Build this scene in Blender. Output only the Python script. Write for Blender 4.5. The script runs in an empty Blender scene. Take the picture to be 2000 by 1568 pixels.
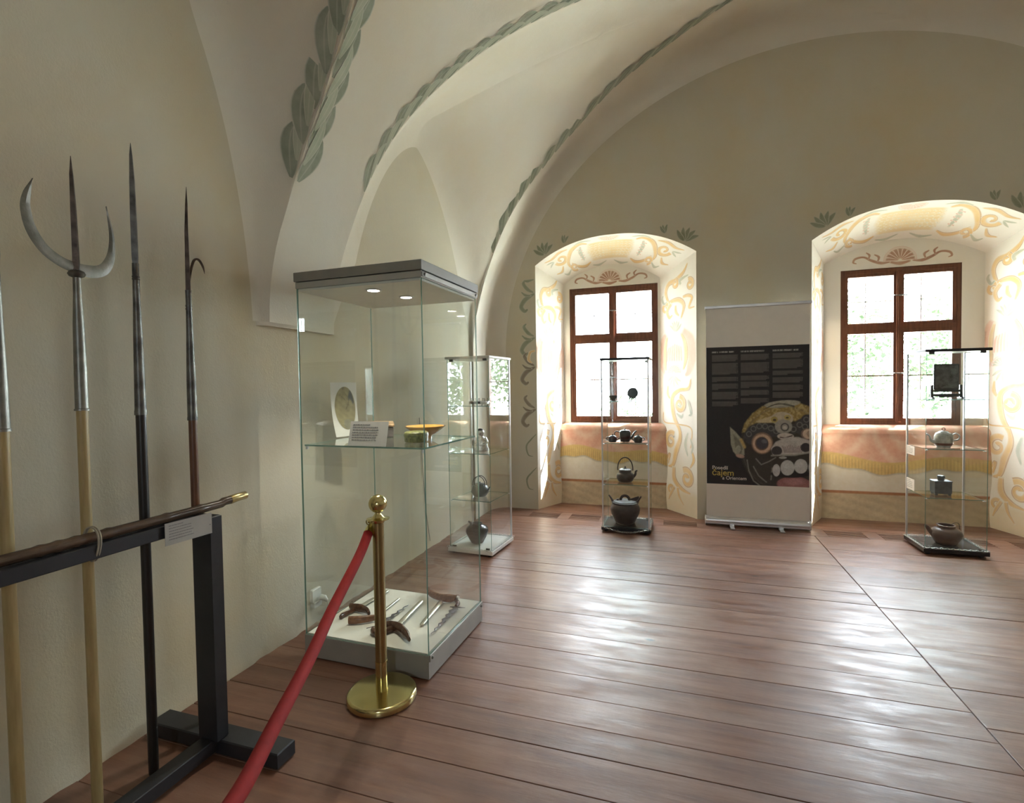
import bpy, bmesh, math, random
import numpy as np
from mathutils import Vector, Matrix
random.seed(7)
rng = np.random.RandomState(11)
PI = math.pi
SC = bpy.context.scene
COL = SC.collection

# ------------------------------------------------------------------ camera
F_PX = 997.0
yaw, pit, rol = math.radians(18.16), math.radians(1.68), math.radians(-0.87)
r0 = Vector((math.cos(yaw), math.sin(yaw), 0))
fh = Vector((-math.sin(yaw), math.cos(yaw), 0))
fw = fh * math.cos(pit) - Vector((0, 0, math.sin(pit)))
u0 = r0.cross(fw)
rt = r0 * math.cos(rol) + u0 * math.sin(rol)
up = -r0 * math.sin(rol) + u0 * math.cos(rol)
cd = bpy.data.cameras.new('camera'); cam = bpy.data.objects.new('camera', cd); COL.objects.link(cam)
cd.sensor_width = 36; cd.sensor_fit = 'HORIZONTAL'; cd.lens = 36 * F_PX / 2000
cd.clip_start = 0.05; cd.clip_end = 200
cam.matrix_world = Matrix(((rt.x, up.x, -fw.x, 0), (rt.y, up.y, -fw.y, 0), (rt.z, up.z, -fw.z, 1.40), (0, 0, 0, 1)))
SC.camera = cam

# ------------------------------------------------------------------ world, sun, view
W = bpy.data.worlds.new('world'); SC.world = W; W.use_nodes = True
bg = W.node_tree.nodes['Background']
bg.inputs[0].default_value = (0.83, 0.92, 1.0, 1); bg.inputs[1].default_value = 9.0
def sun():
    l = bpy.data.lights.new('sun', 'SUN'); o = bpy.data.objects.new('sun', l); COL.objects.link(o)
    l.energy = 30; l.angle = math.radians(0.6); l.color = (1, 0.96, 0.88)
    o.rotation_euler = Vector((-1, -0.40, -0.95)).to_track_quat('-Z', 'Y').to_euler()
    o.location = (8, 12, 10)
sun()
def portal(x, y, z, w, h, rot):
    l = bpy.data.lights.new('window_portal', 'AREA'); l.shape = 'RECTANGLE'; l.size = w; l.size_y = h
    l.cycles.is_portal = True
    o = bpy.data.objects.new('window_portal', l); COL.objects.link(o); o.location = (x, y, z); o.rotation_euler = rot
for wx in (-0.732, 2.075): portal(wx, 6.16, 1.75, 1.05, 1.62, (-PI / 2, 0, 0))
portal(0.8, -3.66, 1.75, 0.45, 0.75, (PI / 2, 0, 0))  # serves the added rear opening, an unseen source of fill light
SC.view_settings.view_transform = 'Standard'; SC.view_settings.look = 'None'
SC.view_settings.gamma = 1.0; SC.view_settings.use_curve_mapping = False
SC.view_settings.exposure = 2.3
SC.cycles.max_bounces = 12; SC.cycles.diffuse_bounces = 7; SC.cycles.glossy_bounces = 5
SC.cycles.transparent_max_bounces = 40; SC.cycles.sample_clamp_indirect = 6
SC.cycles.caustics_reflective = False; SC.cycles.caustics_refractive = False

# ------------------------------------------------------------------ materials
def new_mat(name):
    m = bpy.data.materials.new(name); m.use_nodes = True
    nt = m.node_tree; return m, nt, nt.nodes['Principled BSDF']
def N(nt, t, **k):
    n = nt.nodes.new(t)
    for a, b in k.items(): setattr(n, a, b)
    return n
def noise(nt, scale, detail=4, rough=0.55, vec=None):
    n = N(nt, 'ShaderNodeTexNoise'); n.inputs['Scale'].default_value = scale
    n.inputs['Detail'].default_value = detail; n.inputs['Roughness'].default_value = rough
    if vec is not None: nt.links.new(vec, n.inputs['Vector'])
    return n.outputs['Fac']
def ramp(nt, fac, stops):
    r = N(nt, 'ShaderNodeValToRGB'); e = r.color_ramp.elements
    while len(e) < len(stops): e.new(0.5)
    for i, (p, c) in enumerate(stops):
        e[i].position = p; e[i].color = (c[0], c[1], c[2], 1) if not isinstance(c, (int, float)) else (c, c, c, 1)
    nt.links.new(fac, r.inputs['Fac']); return r.outputs['Color']
def mixc(nt, fac, a, b, mode='MIX'):
    m = N(nt, 'ShaderNodeMix', data_type='RGBA', blend_type=mode)
    for sock, val in ((m.inputs[0], fac), (m.inputs[6], a), (m.inputs[7], b)):
        if isinstance(val, (int, float)): sock.default_value = val
        elif isinstance(val, (tuple, list)): sock.default_value = (val[0], val[1], val[2], 1)
        else: nt.links.new(val, sock)
    return m.outputs[2]
def bump(nt, b, h, strength=0.2, dist=0.01):
    n = N(nt, 'ShaderNodeBump'); n.inputs['Strength'].default_value = strength; n.inputs['Distance'].default_value = dist
    nt.links.new(h, n.inputs['Height']); nt.links.new(n.outputs['Normal'], b.inputs['Normal'])
def mapping(nt, sc, coord='Object'):
    tc = N(nt, 'ShaderNodeTexCoord'); mp = N(nt, 'ShaderNodeMapping'); mp.inputs['Scale'].default_value = sc
    nt.links.new(tc.outputs[coord], mp.inputs['Vector']); return mp.outputs['Vector']

def plain(name, col, rough=0.5, metal=0.0, var=0.12, scale=12, bmp=0.0, coat=0.0):
    m, nt, b = new_mat(name)
    v = mapping(nt, (1, 1, 1))
    f = noise(nt, scale, 4, vec=v)
    lo = tuple(c * (1 - var) for c in col); hi = tuple(min(1, c * (1 + var)) for c in col)
    nt.links.new(ramp(nt, f, [(0.3, lo), (0.7, hi)]), b.inputs['Base Color'])
    b.inputs['Roughness'].default_value = rough; b.inputs['Metallic'].default_value = metal
    b.inputs['Coat Weight'].default_value = coat
    if bmp: bump(nt, b, noise(nt, scale * 6, 3, vec=v), bmp, 0.004)
    return m

def plaster(name, base, warm, grey, paint=None):
    m, nt, b = new_mat(name)
    v = mapping(nt, (1, 1, 0.7))
    f1 = noise(nt, 0.9, 5, 0.6, v); f2 = noise(nt, 3.3, 4, 0.6, v)
    c = mixc(nt, ramp(nt, f1, [(0.42, 0.0), (0.66, 0.8)]), base, warm)
    c = mixc(nt, ramp(nt, f2, [(0.5, 0.0), (0.8, 0.45)]), c, grey)
    spots = noise(nt, 34, 3, 0.7, v)
    c = mixc(nt, ramp(nt, spots, [(0.70, 0.0), (0.76, 0.25)]), c, tuple(x * 0.7 for x in grey))
    nt.links.new(c, b.inputs['Base Color'])
    b.inputs['Roughness'].default_value = 0.9; b.inputs['Specular IOR Level'].default_value = 0.2
    h = mixc(nt, 0.25, noise(nt, 6, 5, 0.6, v), noise(nt, 130, 3, 0.7, v))
    bump(nt, b, h, 0.28, 0.016)
    return m
M = {}
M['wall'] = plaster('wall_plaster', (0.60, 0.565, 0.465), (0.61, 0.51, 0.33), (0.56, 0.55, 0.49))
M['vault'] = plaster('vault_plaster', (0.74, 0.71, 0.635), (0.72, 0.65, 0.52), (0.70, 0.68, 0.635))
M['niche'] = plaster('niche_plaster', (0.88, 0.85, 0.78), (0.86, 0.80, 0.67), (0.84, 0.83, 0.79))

def pigment(name, col, ground=(0.86, 0.82, 0.73), strength=0.85):
    m, nt, b = new_mat(name)
    a = N(nt, 'ShaderNodeAttribute', attribute_name='fade')
    v = mapping(nt, (1, 1, 1))
    n = ramp(nt, noise(nt, 9, 4, 0.6, v), [(0.3, strength * 0.72), (0.7, strength)])
    mu = N(nt, 'ShaderNodeMath', operation='MULTIPLY')
    nt.links.new(a.outputs['Fac'], mu.inputs[0]); nt.links.new(n, mu.inputs[1])
    nt.links.new(mixc(nt, mu.outputs[0], ground, col), b.inputs['Base Color'])
    b.inputs['Roughness'].default_value = 0.9; b.inputs['Specular IOR Level'].default_value = 0.2
    return m
M['p_ochre'] = pigment('pigment_ochre', (0.77, 0.52, 0.19), strength=0.9)
M['p_ochred'] = pigment('pigment_dark_ochre', (0.52, 0.27, 0.07), strength=0.75)
M['p_lattice'] = pigment('pigment_lattice_yellow', (0.76, 0.56, 0.22), strength=0.75)
M['p_green'] = pigment('pigment_green', (0.42, 0.46, 0.34), strength=0.75)
M['p_pink'] = pigment('pigment_pink', (0.74, 0.38, 0.26), strength=0.62)
M['p_white'] = pigment('pigment_white', (0.88, 0.84, 0.76), (0.74, 0.52, 0.42))
M['p_red'] = pigment('pigment_brown_red', (0.40, 0.17, 0.10), (0.74, 0.64, 0.50), 0.85)
M['p_wgreen'] = pigment('pigment_wall_green', (0.22, 0.25, 0.16), (0.60, 0.565, 0.465), 0.9)
M['p_wbrown'] = pigment('pigment_wall_umber', (0.17, 0.12, 0.08), (0.60, 0.565, 0.465), 0.85)
M['p_leaf'] = pigment('pigment_garland', (0.235, 0.275, 0.20), (0.74, 0.71, 0.635), 0.95)
M['p_leaf2'] = pigment('pigment_garland_light', (0.40, 0.45, 0.34), (0.74, 0.71, 0.635), 0.95)

def colattr(name, rough=0.6):
    m, nt, b = new_mat(name)
    a = N(nt, 'ShaderNodeAttribute', attribute_name='pcol')
    v = mapping(nt, (1, 1, 1))
    nt.links.new(mixc(nt, 0.18, a.outputs['Color'], ramp(nt, noise(nt, 25, 4, vec=v), [(0.3, 0.25), (0.7, 0.9)]), 'OVERLAY'), b.inputs['Base Color'])
    b.inputs['Roughness'].default_value = rough
    return m
M['painted'] = colattr('painted_wall', 0.9)
M['print'] = colattr('printed_fabric', 0.55)

def wood_floor():
    m, nt, b = new_mat('floor_boards')
    tc = N(nt, 'ShaderNodeTexCoord'); oi = N(nt, 'ShaderNodeObjectInfo')
    mp = N(nt, 'ShaderNodeMapping'); mp.inputs['Scale'].default_value = (0.55, 7, 1)
    add = N(nt, 'ShaderNodeVectorMath', operation='ADD')
    comb = N(nt, 'ShaderNodeCombineXYZ'); mul = N(nt, 'ShaderNodeMath', operation='MULTIPLY'); mul.inputs[1].default_value = 37.0
    nt.links.new(oi.outputs['Random'], mul.inputs[0]); nt.links.new(mul.outputs[0], comb.inputs['X']); nt.links.new(mul.outputs[0], comb.inputs['Y'])
    nt.links.new(tc.outputs['Object'], add.inputs[0]); nt.links.new(comb.outputs[0], add.inputs[1])
    nt.links.new(add.outputs[0], mp.inputs['Vector'])
    grain = noise(nt, 2.2, 8, 0.62, mp.outputs[0])
    c = ramp(nt, grain, [(0.28, (0.13, 0.055, 0.033)), (0.5, (0.205, 0.093, 0.056)), (0.74, (0.29, 0.15, 0.097))])
    wear = noise(nt, 1.5, 6, 0.65, add.outputs[0])
    c = mixc(nt, ramp(nt, wear, [(0.48, 0.0), (0.72, 0.5)]), c, (0.34, 0.22, 0.16))
    tone = ramp(nt, oi.outputs['Random'], [(0.0, 0.82), (1.0, 1.12)])
    c = mixc(nt, 1.0, c, tone, 'MULTIPLY')
    vor = N(nt, 'ShaderNodeTexVoronoi'); vor.inputs['Scale'].default_value = 2.1
    mp2 = N(nt, 'ShaderNodeMapping'); mp2.inputs['Scale'].default_value = (0.7, 1.4, 1)
    nt.links.new(add.outputs[0], mp2.inputs['Vector']); nt.links.new(mp2.outputs[0], vor.inputs['Vector'])
    c = mixc(nt, ramp(nt, vor.outputs['Distance'], [(0.02, 0.85), (0.05, 0.0)]), c, (0.03, 0.015, 0.01))
    nt.links.new(c, b.inputs['Base Color'])
    mp3 = N(nt, 'ShaderNodeMapping'); mp3.inputs['Scale'].default_value = (1.4, 5, 1)
    nt.links.new(add.outputs[0], mp3.inputs['Vector'])
    rr = noise(nt, 2.4, 6, 0.65, mp3.outputs[0])
    nt.links.new(ramp(nt, rr, [(0.3, 0.29), (0.5, 0.43), (0.72, 0.58)]), b.inputs['Roughness'])
    b.inputs['Specular IOR Level'].default_value = 0.75
    h = mixc(nt, 0.35, noise(nt, 1.3, 5, 0.6, mp3.outputs[0]), grain)
    bump(nt, b, h, 0.5, 0.008)
    return m
M['floor'] = wood_floor()

def timber(name, c1, c2, rough=0.4, sc=(1, 1, 10)):
    m, nt, b = new_mat(name)
    v = mapping(nt, sc)
    g = noise(nt, 6, 6, 0.6, v)
    nt.links.new(ramp(nt, g, [(0.3, c1), (0.7, c2)]), b.inputs['Base Color'])
    b.inputs['Roughness'].default_value = rough; bump(nt, b, g, 0.15, 0.003)
    return m
M['frame'] = timber('window_wood', (0.10, 0.032, 0.014), (0.20, 0.075, 0.035), 0.38, (9, 9, 1.2))
M['cream_shaft'] = timber('ash_shaft', (0.34, 0.25, 0.10), (0.46, 0.35, 0.17), 0.42, (12, 12, 1))
M['brown_shaft'] = timber('oak_shaft', (0.09, 0.035, 0.018), (0.20, 0.09, 0.045), 0.4, (12, 12, 1))
M['dark_shaft'] = timber('ebony_shaft', (0.012, 0.010, 0.009), (0.03, 0.024, 0.02), 0.4, (12, 12, 1))
M['kris_wood'] = timber('kris_wood', (0.035, 0.015, 0.010), (0.13, 0.06, 0.035), 0.22, (8, 8, 8))
M['kris_light'] = timber('kris_brown_wood', (0.13, 0.06, 0.035), (0.30, 0.15, 0.08), 0.22, (8, 8, 8))
M['black_paint'] = plain('black_paint', (0.022, 0.022, 0.026), 0.45, var=0.25, scale=8)
M['rail_pole'] = timber('lacquered_bamboo', (0.045, 0.027, 0.017), (0.14, 0.085, 0.055), 0.25, (12, 1, 12))
M['steel'] = plain('old_steel', (0.24, 0.235, 0.21), 0.42, 0.85, 0.35, 14, 0.2)
M['steel_dark'] = plain('tarnished_steel', (0.14, 0.135, 0.125), 0.42, 0.85, 0.5, 18, 0.3)
M['steel_red'] = plain('rust_brown_steel', (0.10, 0.075, 0.06), 0.4, 0.8, 0.5, 18, 0.3)
M['brass'] = plain('polished_brass', (0.62, 0.53, 0.25), 0.17, 1.0, 0.06, 5)
M['brass_brushed'] = plain('brushed_brass', (0.42, 0.34, 0.17), 0.30, 1.0, 0.12, 9)
M['aluminium'] = plain('satin_aluminium', (0.72, 0.72, 0.74), 0.35, 0.75, 0.05, 9)
M['case_grey'] = plain('grey_case_metal', (0.27, 0.265, 0.245), 0.42, 0.35, 0.05, 9)
M['case_light'] = plain('light_case_metal', (0.42, 0.42, 0.39), 0.38, 0.3, 0.05, 9)
M['white'] = plain('white_laminate', (0.80, 0.80, 0.77), 0.45, var=0.03)
M['deck'] = plain('white_display_deck', (0.82, 0.80, 0.72), 0.6, var=0.03)
M['black_lam'] = plain('black_laminate', (0.02, 0.02, 0.022), 0.3, var=0.1)
M['grey_lam'] = plain('dark_grey_laminate', (0.07, 0.075, 0.08), 0.22, var=0.1)
M['paper'] = plain('white_paper', (0.83, 0.80, 0.76), 0.7, var=0.02)
M['paper_grey'] = plain('grey_tinted_paper', (0.42, 0.41, 0.38), 0.6, var=0.05)
M['ink'] = plain('grey_ink', (0.25, 0.24, 0.24), 0.8)
M['plastic'] = plain('white_plastic', (0.80, 0.80, 0.78), 0.4, var=0.02)
M['rubber'] = plain('grey_cable', (0.20, 0.20, 0.19), 0.6)
M['iron'] = plain('cast_iron', (0.035, 0.033, 0.036), 0.42, 0.2, 0.3, 30, 0.3)
M['bronze'] = plain('dark_bronze', (0.05, 0.045, 0.042), 0.33, 0.5, 0.4, 30, 0.2)
M['clay'] = plain('brown_stoneware', (0.12, 0.075, 0.06), 0.33, var=0.2, scale=15, bmp=0.15)
M['greyclay'] = plain('grey_glazed_stoneware', (0.085, 0.085, 0.085), 0.25, var=0.4, scale=9, bmp=0.1)
M['pewter'] = plain('grey_pewter', (0.16, 0.17, 0.18), 0.4, 0.4, 0.25, 20, 0.1)
M['silver'] = plain('silver_metal', (0.68, 0.68, 0.68), 0.26, 0.9, 0.25, 40, 0.4)
M['sheath'] = plain('pale_silver_sheath', (0.56, 0.54, 0.44), 0.33, 0.75, 0.08, 20)
M['damask'] = plain('pattern_welded_blade', (0.13, 0.125, 0.13), 0.5, 0.7, 0.5, 60, 0.4)
M['yellow'] = plain('yellow_glaze', (0.66, 0.36, 0.09), 0.15, var=0.12, coat=0.5)
M['greenbox'] = plain('green_mottled_lacquer', (0.20, 0.21, 0.07), 0.35, var=0.6, scale=70)
M['boxlac'] = plain('worn_grey_lacquer', (0.22, 0.20, 0.19), 0.3, 0.3, 0.35, 30, 0.2)
M['boxlid'] = plain('gilt_brown_lid', (0.38, 0.26, 0.15), 0.3, 0.4, 0.5, 40, 0.3)
M['red'] = plain('red_velvet', (0.30, 0.009, 0.008), 0.85, var=0.12, scale=30)
M['chain'] = plain('chrome_chain', (0.62, 0.62, 0.60), 0.25, 1.0, 0.1)
M['wchain'] = plain('white_chain', (0.75, 0.75, 0.73), 0.4, 0.1, 0.1)
M['rim'] = plain('copper_red_rim', (0.20, 0.07, 0.05), 0.3)
M['dark_gap'] = plain('dark_subfloor', (0.012, 0.008, 0.006), 0.9)
M['bars'] = plain('grey_iron_bars', (0.22, 0.22, 0.24), 0.6, 0.3)
M['stone_screen'] = plain('mottled_stone', (0.10, 0.10, 0.095), 0.25, var=0.9, scale=24)
M['porcelain'] = plain('painted_porcelain', (0.55, 0.54, 0.50), 0.2, var=0.4, scale=26)
M['leafy'] = plain('tree_leaves', (0.050, 0.080, 0.034), 0.7, var=0.4, scale=2.5)
M['bark'] = plain('tree_bark', (0.12, 0.09, 0.06), 0.9)
M['lawn'] = plain('lawn', (0.45, 0.47, 0.41), 0.9, var=0.3, scale=1)
M['cord'] = plain('beige_cord', (0.35, 0.31, 0.24), 0.8)

def glass(name, tint=(0.97, 0.99, 0.98), spec=1.0):
    m, nt, b = new_mat(name); nt.nodes.remove(b)
    out = nt.nodes['Material Output']
    tr = N(nt, 'ShaderNodeBsdfTransparent'); tr.inputs[0].default_value = (*tint, 1)
    gl = N(nt, 'ShaderNodeBsdfGlossy'); gl.inputs['Roughness'].default_value = 0.0; gl.inputs[0].default_value = (spec, spec, spec, 1)
    lw = N(nt, 'ShaderNodeLayerWeight'); lw.inputs['Blend'].default_value = 0.5
    pw = N(nt, 'ShaderNodeMath', operation='POWER'); pw.inputs[1].default_value = 4.6; nt.links.new(lw.outputs['Facing'], pw.inputs[0])
    fr = N(nt, 'ShaderNodeMath', operation='MULTIPLY_ADD'); fr.inputs[1].default_value = 0.93; fr.inputs[2].default_value = 0.04
    nt.links.new(pw.outputs[0], fr.inputs[0])
    mx = N(nt, 'ShaderNodeMixShader')
    nt.links.new(fr.outputs[0], mx.inputs[0]); nt.links.new(tr.outputs[0], mx.inputs[1]); nt.links.new(gl.outputs[0], mx.inputs[2])
    nt.links.new(mx.outputs[0], out.inputs[0]); return m
M['glass'] = glass('clear_glass', (0.975, 0.99, 0.98))
M['pane'] = glass('window_glass', (0.97, 0.98, 0.98))
def edge_glass():
    m, nt, b = new_mat('glass_edge')
    b.inputs['Base Color'].default_value = (0.20, 0.36, 0.30, 1); b.inputs['Roughness'].default_value = 0.15
    b.inputs['Transmission Weight'].default_value = 0.25; b.inputs['IOR'].default_value = 1.3
    return m
M['gedge'] = edge_glass()
def lamp_mat():
    m, nt, b = new_mat('lamp_glow')
    b.inputs['Emission Color'].default_value = (1, 0.95, 0.85, 1); b.inputs['Emission Strength'].default_value = 18
    return m
M['lamp'] = lamp_mat()

# ------------------------------------------------------------------ mesh helpers
class MB:
    def __init__(s): s.v = []; s.f = []; s.m = []; s.a = []
    def add(s, vs, fs, mi=0, at=None):
        o = len(s.v); s.v += [tuple(p) for p in vs]; s.f += [tuple(i + o for i in f) for f in fs]; s.m += [mi] * len(fs)
        s.a += list(at) if at is not None else [1.0] * len(vs)
        return s
    def box(s, x0, x1, y0, y1, z0, z1, mi=0, ch=0.0):
        if ch > 0:
            c = ch
            ring = lambda z, i: [(x0 + i, y0 + i, z), (x1 - i, y0 + i, z), (x1 - i, y1 - i, z), (x0 + i, y1 - i, z)]
            vs = ring(z0, c) + ring(z0 + c, 0) + ring(z1 - c, 0) + ring(z1, c)
            fs = [(3, 2, 1, 0), (12, 13, 14, 15)]
            for k in range(3):
                for i in range(4):
                    j = (i + 1) % 4; fs.append((k * 4 + i, k * 4 + j, k * 4 + 4 + j, k * 4 + 4 + i))
            return s.add(vs, fs, mi)
        vs = [(x0, y0, z0), (x1, y0, z0), (x1, y1, z0), (x0, y1, z0), (x0, y0, z1), (x1, y0, z1), (x1, y1, z1), (x0, y1, z1)]
        return s.add(vs, [(3, 2, 1, 0), (4, 5, 6, 7), (0, 1, 5, 4), (1, 2, 6, 5), (2, 3, 7, 6), (3, 0, 4, 7)], mi)
    def pane(s, x0, x1, y0, y1, z0, z1):            # glass sheet: broad faces slot 0, rim slot 1
        vs = [(x0, y0, z0), (x1, y0, z0), (x1, y1, z0), (x0, y1, z0), (x0, y0, z1), (x1, y0, z1), (x1, y1, z1), (x0, y1, z1)]
        fs = [(3, 2, 1, 0), (4, 5, 6, 7), (0, 1, 5, 4), (2, 3, 7, 6), (1, 2, 6, 5), (3, 0, 4, 7)]
        d = [z1 - z0, y1 - y0, x1 - x0]; k = d.index(min(d))
        s.add(vs, [f for i, f in enumerate(fs) if i // 2 == k], 0)
        return s.add(vs, [f for i, f in enumerate(fs) if i // 2 != k], 1)
    def prism(s, poly, z0, z1, mi=0, ax='z'):
        n = len(poly)
        def P(a, b, c): return {'z': (a, b, c), 'x': (c, a, b), 'y': (a, c, b)}[ax]
        vs = [P(a, b, z0) for a, b in poly] + [P(a, b, z1) for a, b in poly]
        fs = [tuple(range(n))[::-1], tuple(range(n, 2 * n))] + [(i, (i + 1) % n, n + (i + 1) % n, n + i) for i in range(n)]
        return s.add(vs, fs, mi)
    def lathe(s, prof, n=24, c=(0, 0, 0), mi=0, fn=None):
        vs = []; fs = []
        for r, z in prof:
            for k in range(n):
                a = 2 * PI * k / n; rr = r * (fn(a, z) if fn else 1)
                vs.append((c[0] + rr * math.cos(a), c[1] + rr * math.sin(a), c[2] + z))
        for i in range(len(prof) - 1):
            for k in range(n):
                k2 = (k + 1) % n; fs.append((i * n + k, i * n + k2, (i + 1) * n + k2, (i + 1) * n + k))
        if prof[0][0] > 1e-5: fs.append(tuple(range(n))[::-1])
        if prof[-1][0] > 1e-5: fs.append(tuple(range((len(prof) - 1) * n, len(prof) * n)))
        return s.add(vs, fs, mi)
    def tube(s, pts, r, n=8, mi=0, flat=1.0, close=False):
        pts = [Vector(p) for p in pts]; m = len(pts)
        R = r if isinstance(r, (list, tuple)) else [r] * m
        vs = []; fs = []; ref = None
        for i, p in enumerate(pts):
            if close: t = pts[(i + 1) % m] - pts[i - 1]
            else: t = pts[min(i + 1, m - 1)] - pts[max(i - 1, 0)]
            t.normalize()
            if ref is None: ref = Vector((0, 0, 1)) if abs(t.z) < 0.9 else Vector((1, 0, 0))
            a = (ref - t * ref.dot(t)).normalized(); b = t.cross(a); ref = a
            for k in range(n):
                q = 2 * PI * k / n; vs.append(p + a * (R[i] * math.cos(q)) + b * (R[i] * flat * math.sin(q)))
        for i in range(m if close else m - 1):
            for k in range(n):
                k2 = (k + 1) % n; j = (i + 1) % m
                fs.append((i * n + k, i * n + k2, j * n + k2, j * n + k))
        if not close: fs += [tuple(range(n))[::-1], tuple(range((m - 1) * n, m * n))]
        return s.add(vs, fs, mi)
    def ball(s, c, rx, ry=None, rz=None, n=14, mi=0):
        ry = ry or rx; rz = rz or rx; vs = [(c[0], c[1], c[2] - rz)]; fs = []; h = n // 2
        for i in range(1, h):
            t = PI * i / h
            for k in range(n):
                a = 2 * PI * k / n; vs.append((c[0] + rx * math.sin(t) * math.cos(a), c[1] + ry * math.sin(t) * math.sin(a), c[2] - rz * math.cos(t)))
        vs.append((c[0], c[1], c[2] + rz)); L = len(vs) - 1
        for k in range(n):
            k2 = (k + 1) % n; fs.append((0, 1 + k2, 1 + k)); fs.append((L, L - n + k, L - n + k2))
            for i in range(h - 2): fs.append((1 + i * n + k, 1 + i * n + k2, 1 + (i + 1) * n + k2, 1 + (i + 1) * n + k))
        return s.add(vs, fs, mi)
    def grid(s, P, mi=0, at=None, flip=False):
        P = [list(r) for r in P]; h, w = len(P), len(P[0]); vs = [p for r in P for p in r]
        fs = [(i * w + j, i * w + j + 1, (i + 1) * w + j + 1, (i + 1) * w + j) for i in range(h - 1) for j in range(w - 1)]
        if flip: fs = [f[::-1] for f in fs]
        return s.add(vs, fs, mi, at)
    def build(s, name, mat, parent=None, smooth=False, fade=False, angle=40):
        me = bpy.data.meshes.new(name); me.from_pydata(s.v, [], s.f)
        mats = mat if isinstance(mat, (list, tuple)) else [mat]
        for k in mats: me.materials.append(M[k])
        if len(mats) > 1: me.polygons.foreach_set('material_index', s.m)
        if fade:
            at = me.attributes.new('fade', 'FLOAT', 'POINT'); at.data.foreach_set('value', s.a)
        if smooth:
            me.polygons.foreach_set('use_smooth', [True] * len(me.polygons))
            if angle < 180: me.set_sharp_from_angle(angle=math.radians(angle))
        me.update()
        o = bpy.data.objects.new(name, me); COL.objects.link(o)
        if parent is not None: o.parent = parent
        return o
def tag(o, label=None, cat=None, group=None, kind=None):
    if label: o['label'] = label
    if cat: o['category'] = cat
    if group: o['group'] = group
    if kind: o['kind'] = kind
    return o
def thing(name, label, cat, loc=(0, 0, 0), rz=0.0, group=None):
    o = bpy.data.objects.new(name, None); COL.objects.link(o); o.location = loc; o.rotation_euler = (0, 0, rz)
    o.empty_display_size = 0.1
    return tag(o, label, cat, group)
def structure(name):
    o = bpy.data.objects.new(name, None); COL.objects.link(o); o['kind'] = 'structure'; return o
def copy_tree(o, parent=None):
    c = o.copy(); COL.objects.link(c)
    if parent is not None: c.parent = parent
    for ch in list(o.children): copy_tree(ch, c)
    return c
def smoothpts(pts, k=6):                             # Catmull-Rom
    pts = [np.array(p, float) for p in pts]; out = []
    P = [2 * pts[0] - pts[1]] + pts + [2 * pts[-1] - pts[-2]]
    for i in range(1, len(P) - 2):
        for j in range(k):
            t = j / k; a, b, c, d = P[i - 1], P[i], P[i + 1], P[i + 2]
            out.append(0.5 * ((2 * b) + (c - a) * t + (2 * a - 5 * b + 4 * c - d) * t * t + (-a + 3 * b - 3 * c + d) * t ** 3))
    out.append(pts[-1]); return out

# ------------------------------------------------------------------ room shell
XL, XR, YF, YB = -2.09, 4.5, 5.57, -3.6
X0, AX, BZ, Z0 = 1.2, 3.25, 3.02, 1.76              # vault ellipse
NCOL = 96
TH = [PI - PI * i / NCOL for i in range(NCOL + 1)]
def vx(t): return X0 + AX * math.cos(t)
def vz(t, d=0.0): return Z0 + (BZ - d) * math.sin(t)
XAP = 0.68
G2 = [(-2.05, 2.70), (-1.973, 2.80), (-1.894, 2.86), (-1.724, 2.988), (-1.487, 3.199), (-1.258, 3.385), (-0.952, 3.627), (-0.655, 3.836), (0.0, 4.32), (0.68, 4.80)]
G3 = [(-2.05, 4.97), (-2.0, 5.04), (-1.9, 5.09), (-1.69, 5.12), (-1.334, 5.20), (-1.0, 5.21), (-0.582, 5.11), (-0.1, 5.04), (0.45, 4.88), (0.68, 4.80)]
G1 = [(-2.05, 2.172), (-1.98, 2.25), (-1.9, 2.29), (-1.77, 2.315), (-1.55, 2.27), (-1.2, 2.16), (-0.6, 1.75), (0.1, 1.15), (0.68, 0.5)]
def interp(T, x): return float(np.interp(x, [a for a, _ in T], [b for _, b in T]))
def g2(x): return interp(G2, x)
def g3(x): return interp(G3, x)
def g1(x): return interp(G1, x)
def g0(x): return 1.0 - g1(x)
def rows(a, b, n): return [a + (b - a) * i / n for i in range(n + 1)]

vault = MB()
def strip(cols, fa, fb, n, d=0.0):
    P = []
    for t in cols:
        a, b = fa(vx(t)), fb(vx(t)); P.append([(vx(t), y, vz(t)) for y in rows(a, b, n)])
    vault.grid(P)
left = [t for t in TH if vx(t) <= XAP]; left[-1:] = [left[-1]]
tap = math.acos((XAP - X0) / AX)
left = [t for t in TH if vx(t) < XAP - 1e-6] + [tap]; right = [tap] + [t for t in TH if vx(t) > XAP + 1e-6]
FIL = 0.26
yfil = YF - FIL
def m3(x): return max(g3(x), 0)
# far strip beside the end wall: flat part (if any) then rounded into the wall
def farstrip(cols, fa):
    P = []
    for t in cols:
        x = vx(t); a = fa(x); row = []
        ys = [a + (YF - a) * (k / 22) ** 0.8 for k in range(23)]
        for y in ys:
            q = max(0.0, (y - yfil) / FIL); dd = 0.15 * (1 - math.sqrt(max(0, 1 - q * q)))
            s = 1 - dd / 3.1; row.append((X0 + AX * s * math.cos(t), y, Z0 + (BZ - dd) * math.sin(t)))
        P.append(row)
    vault.grid(P)
farstrip(left, lambda x: min(g3(x), YF - 0.02))
farstrip(right, lambda x: 4.80)
strip(left, g1, g2, 10); strip(right, lambda x: 0.5, lambda x: 4.80, 10)
strip(left, lambda x: YB, g0, 6); strip(right, lambda x: YB, lambda x: 0.5, 6)
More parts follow.
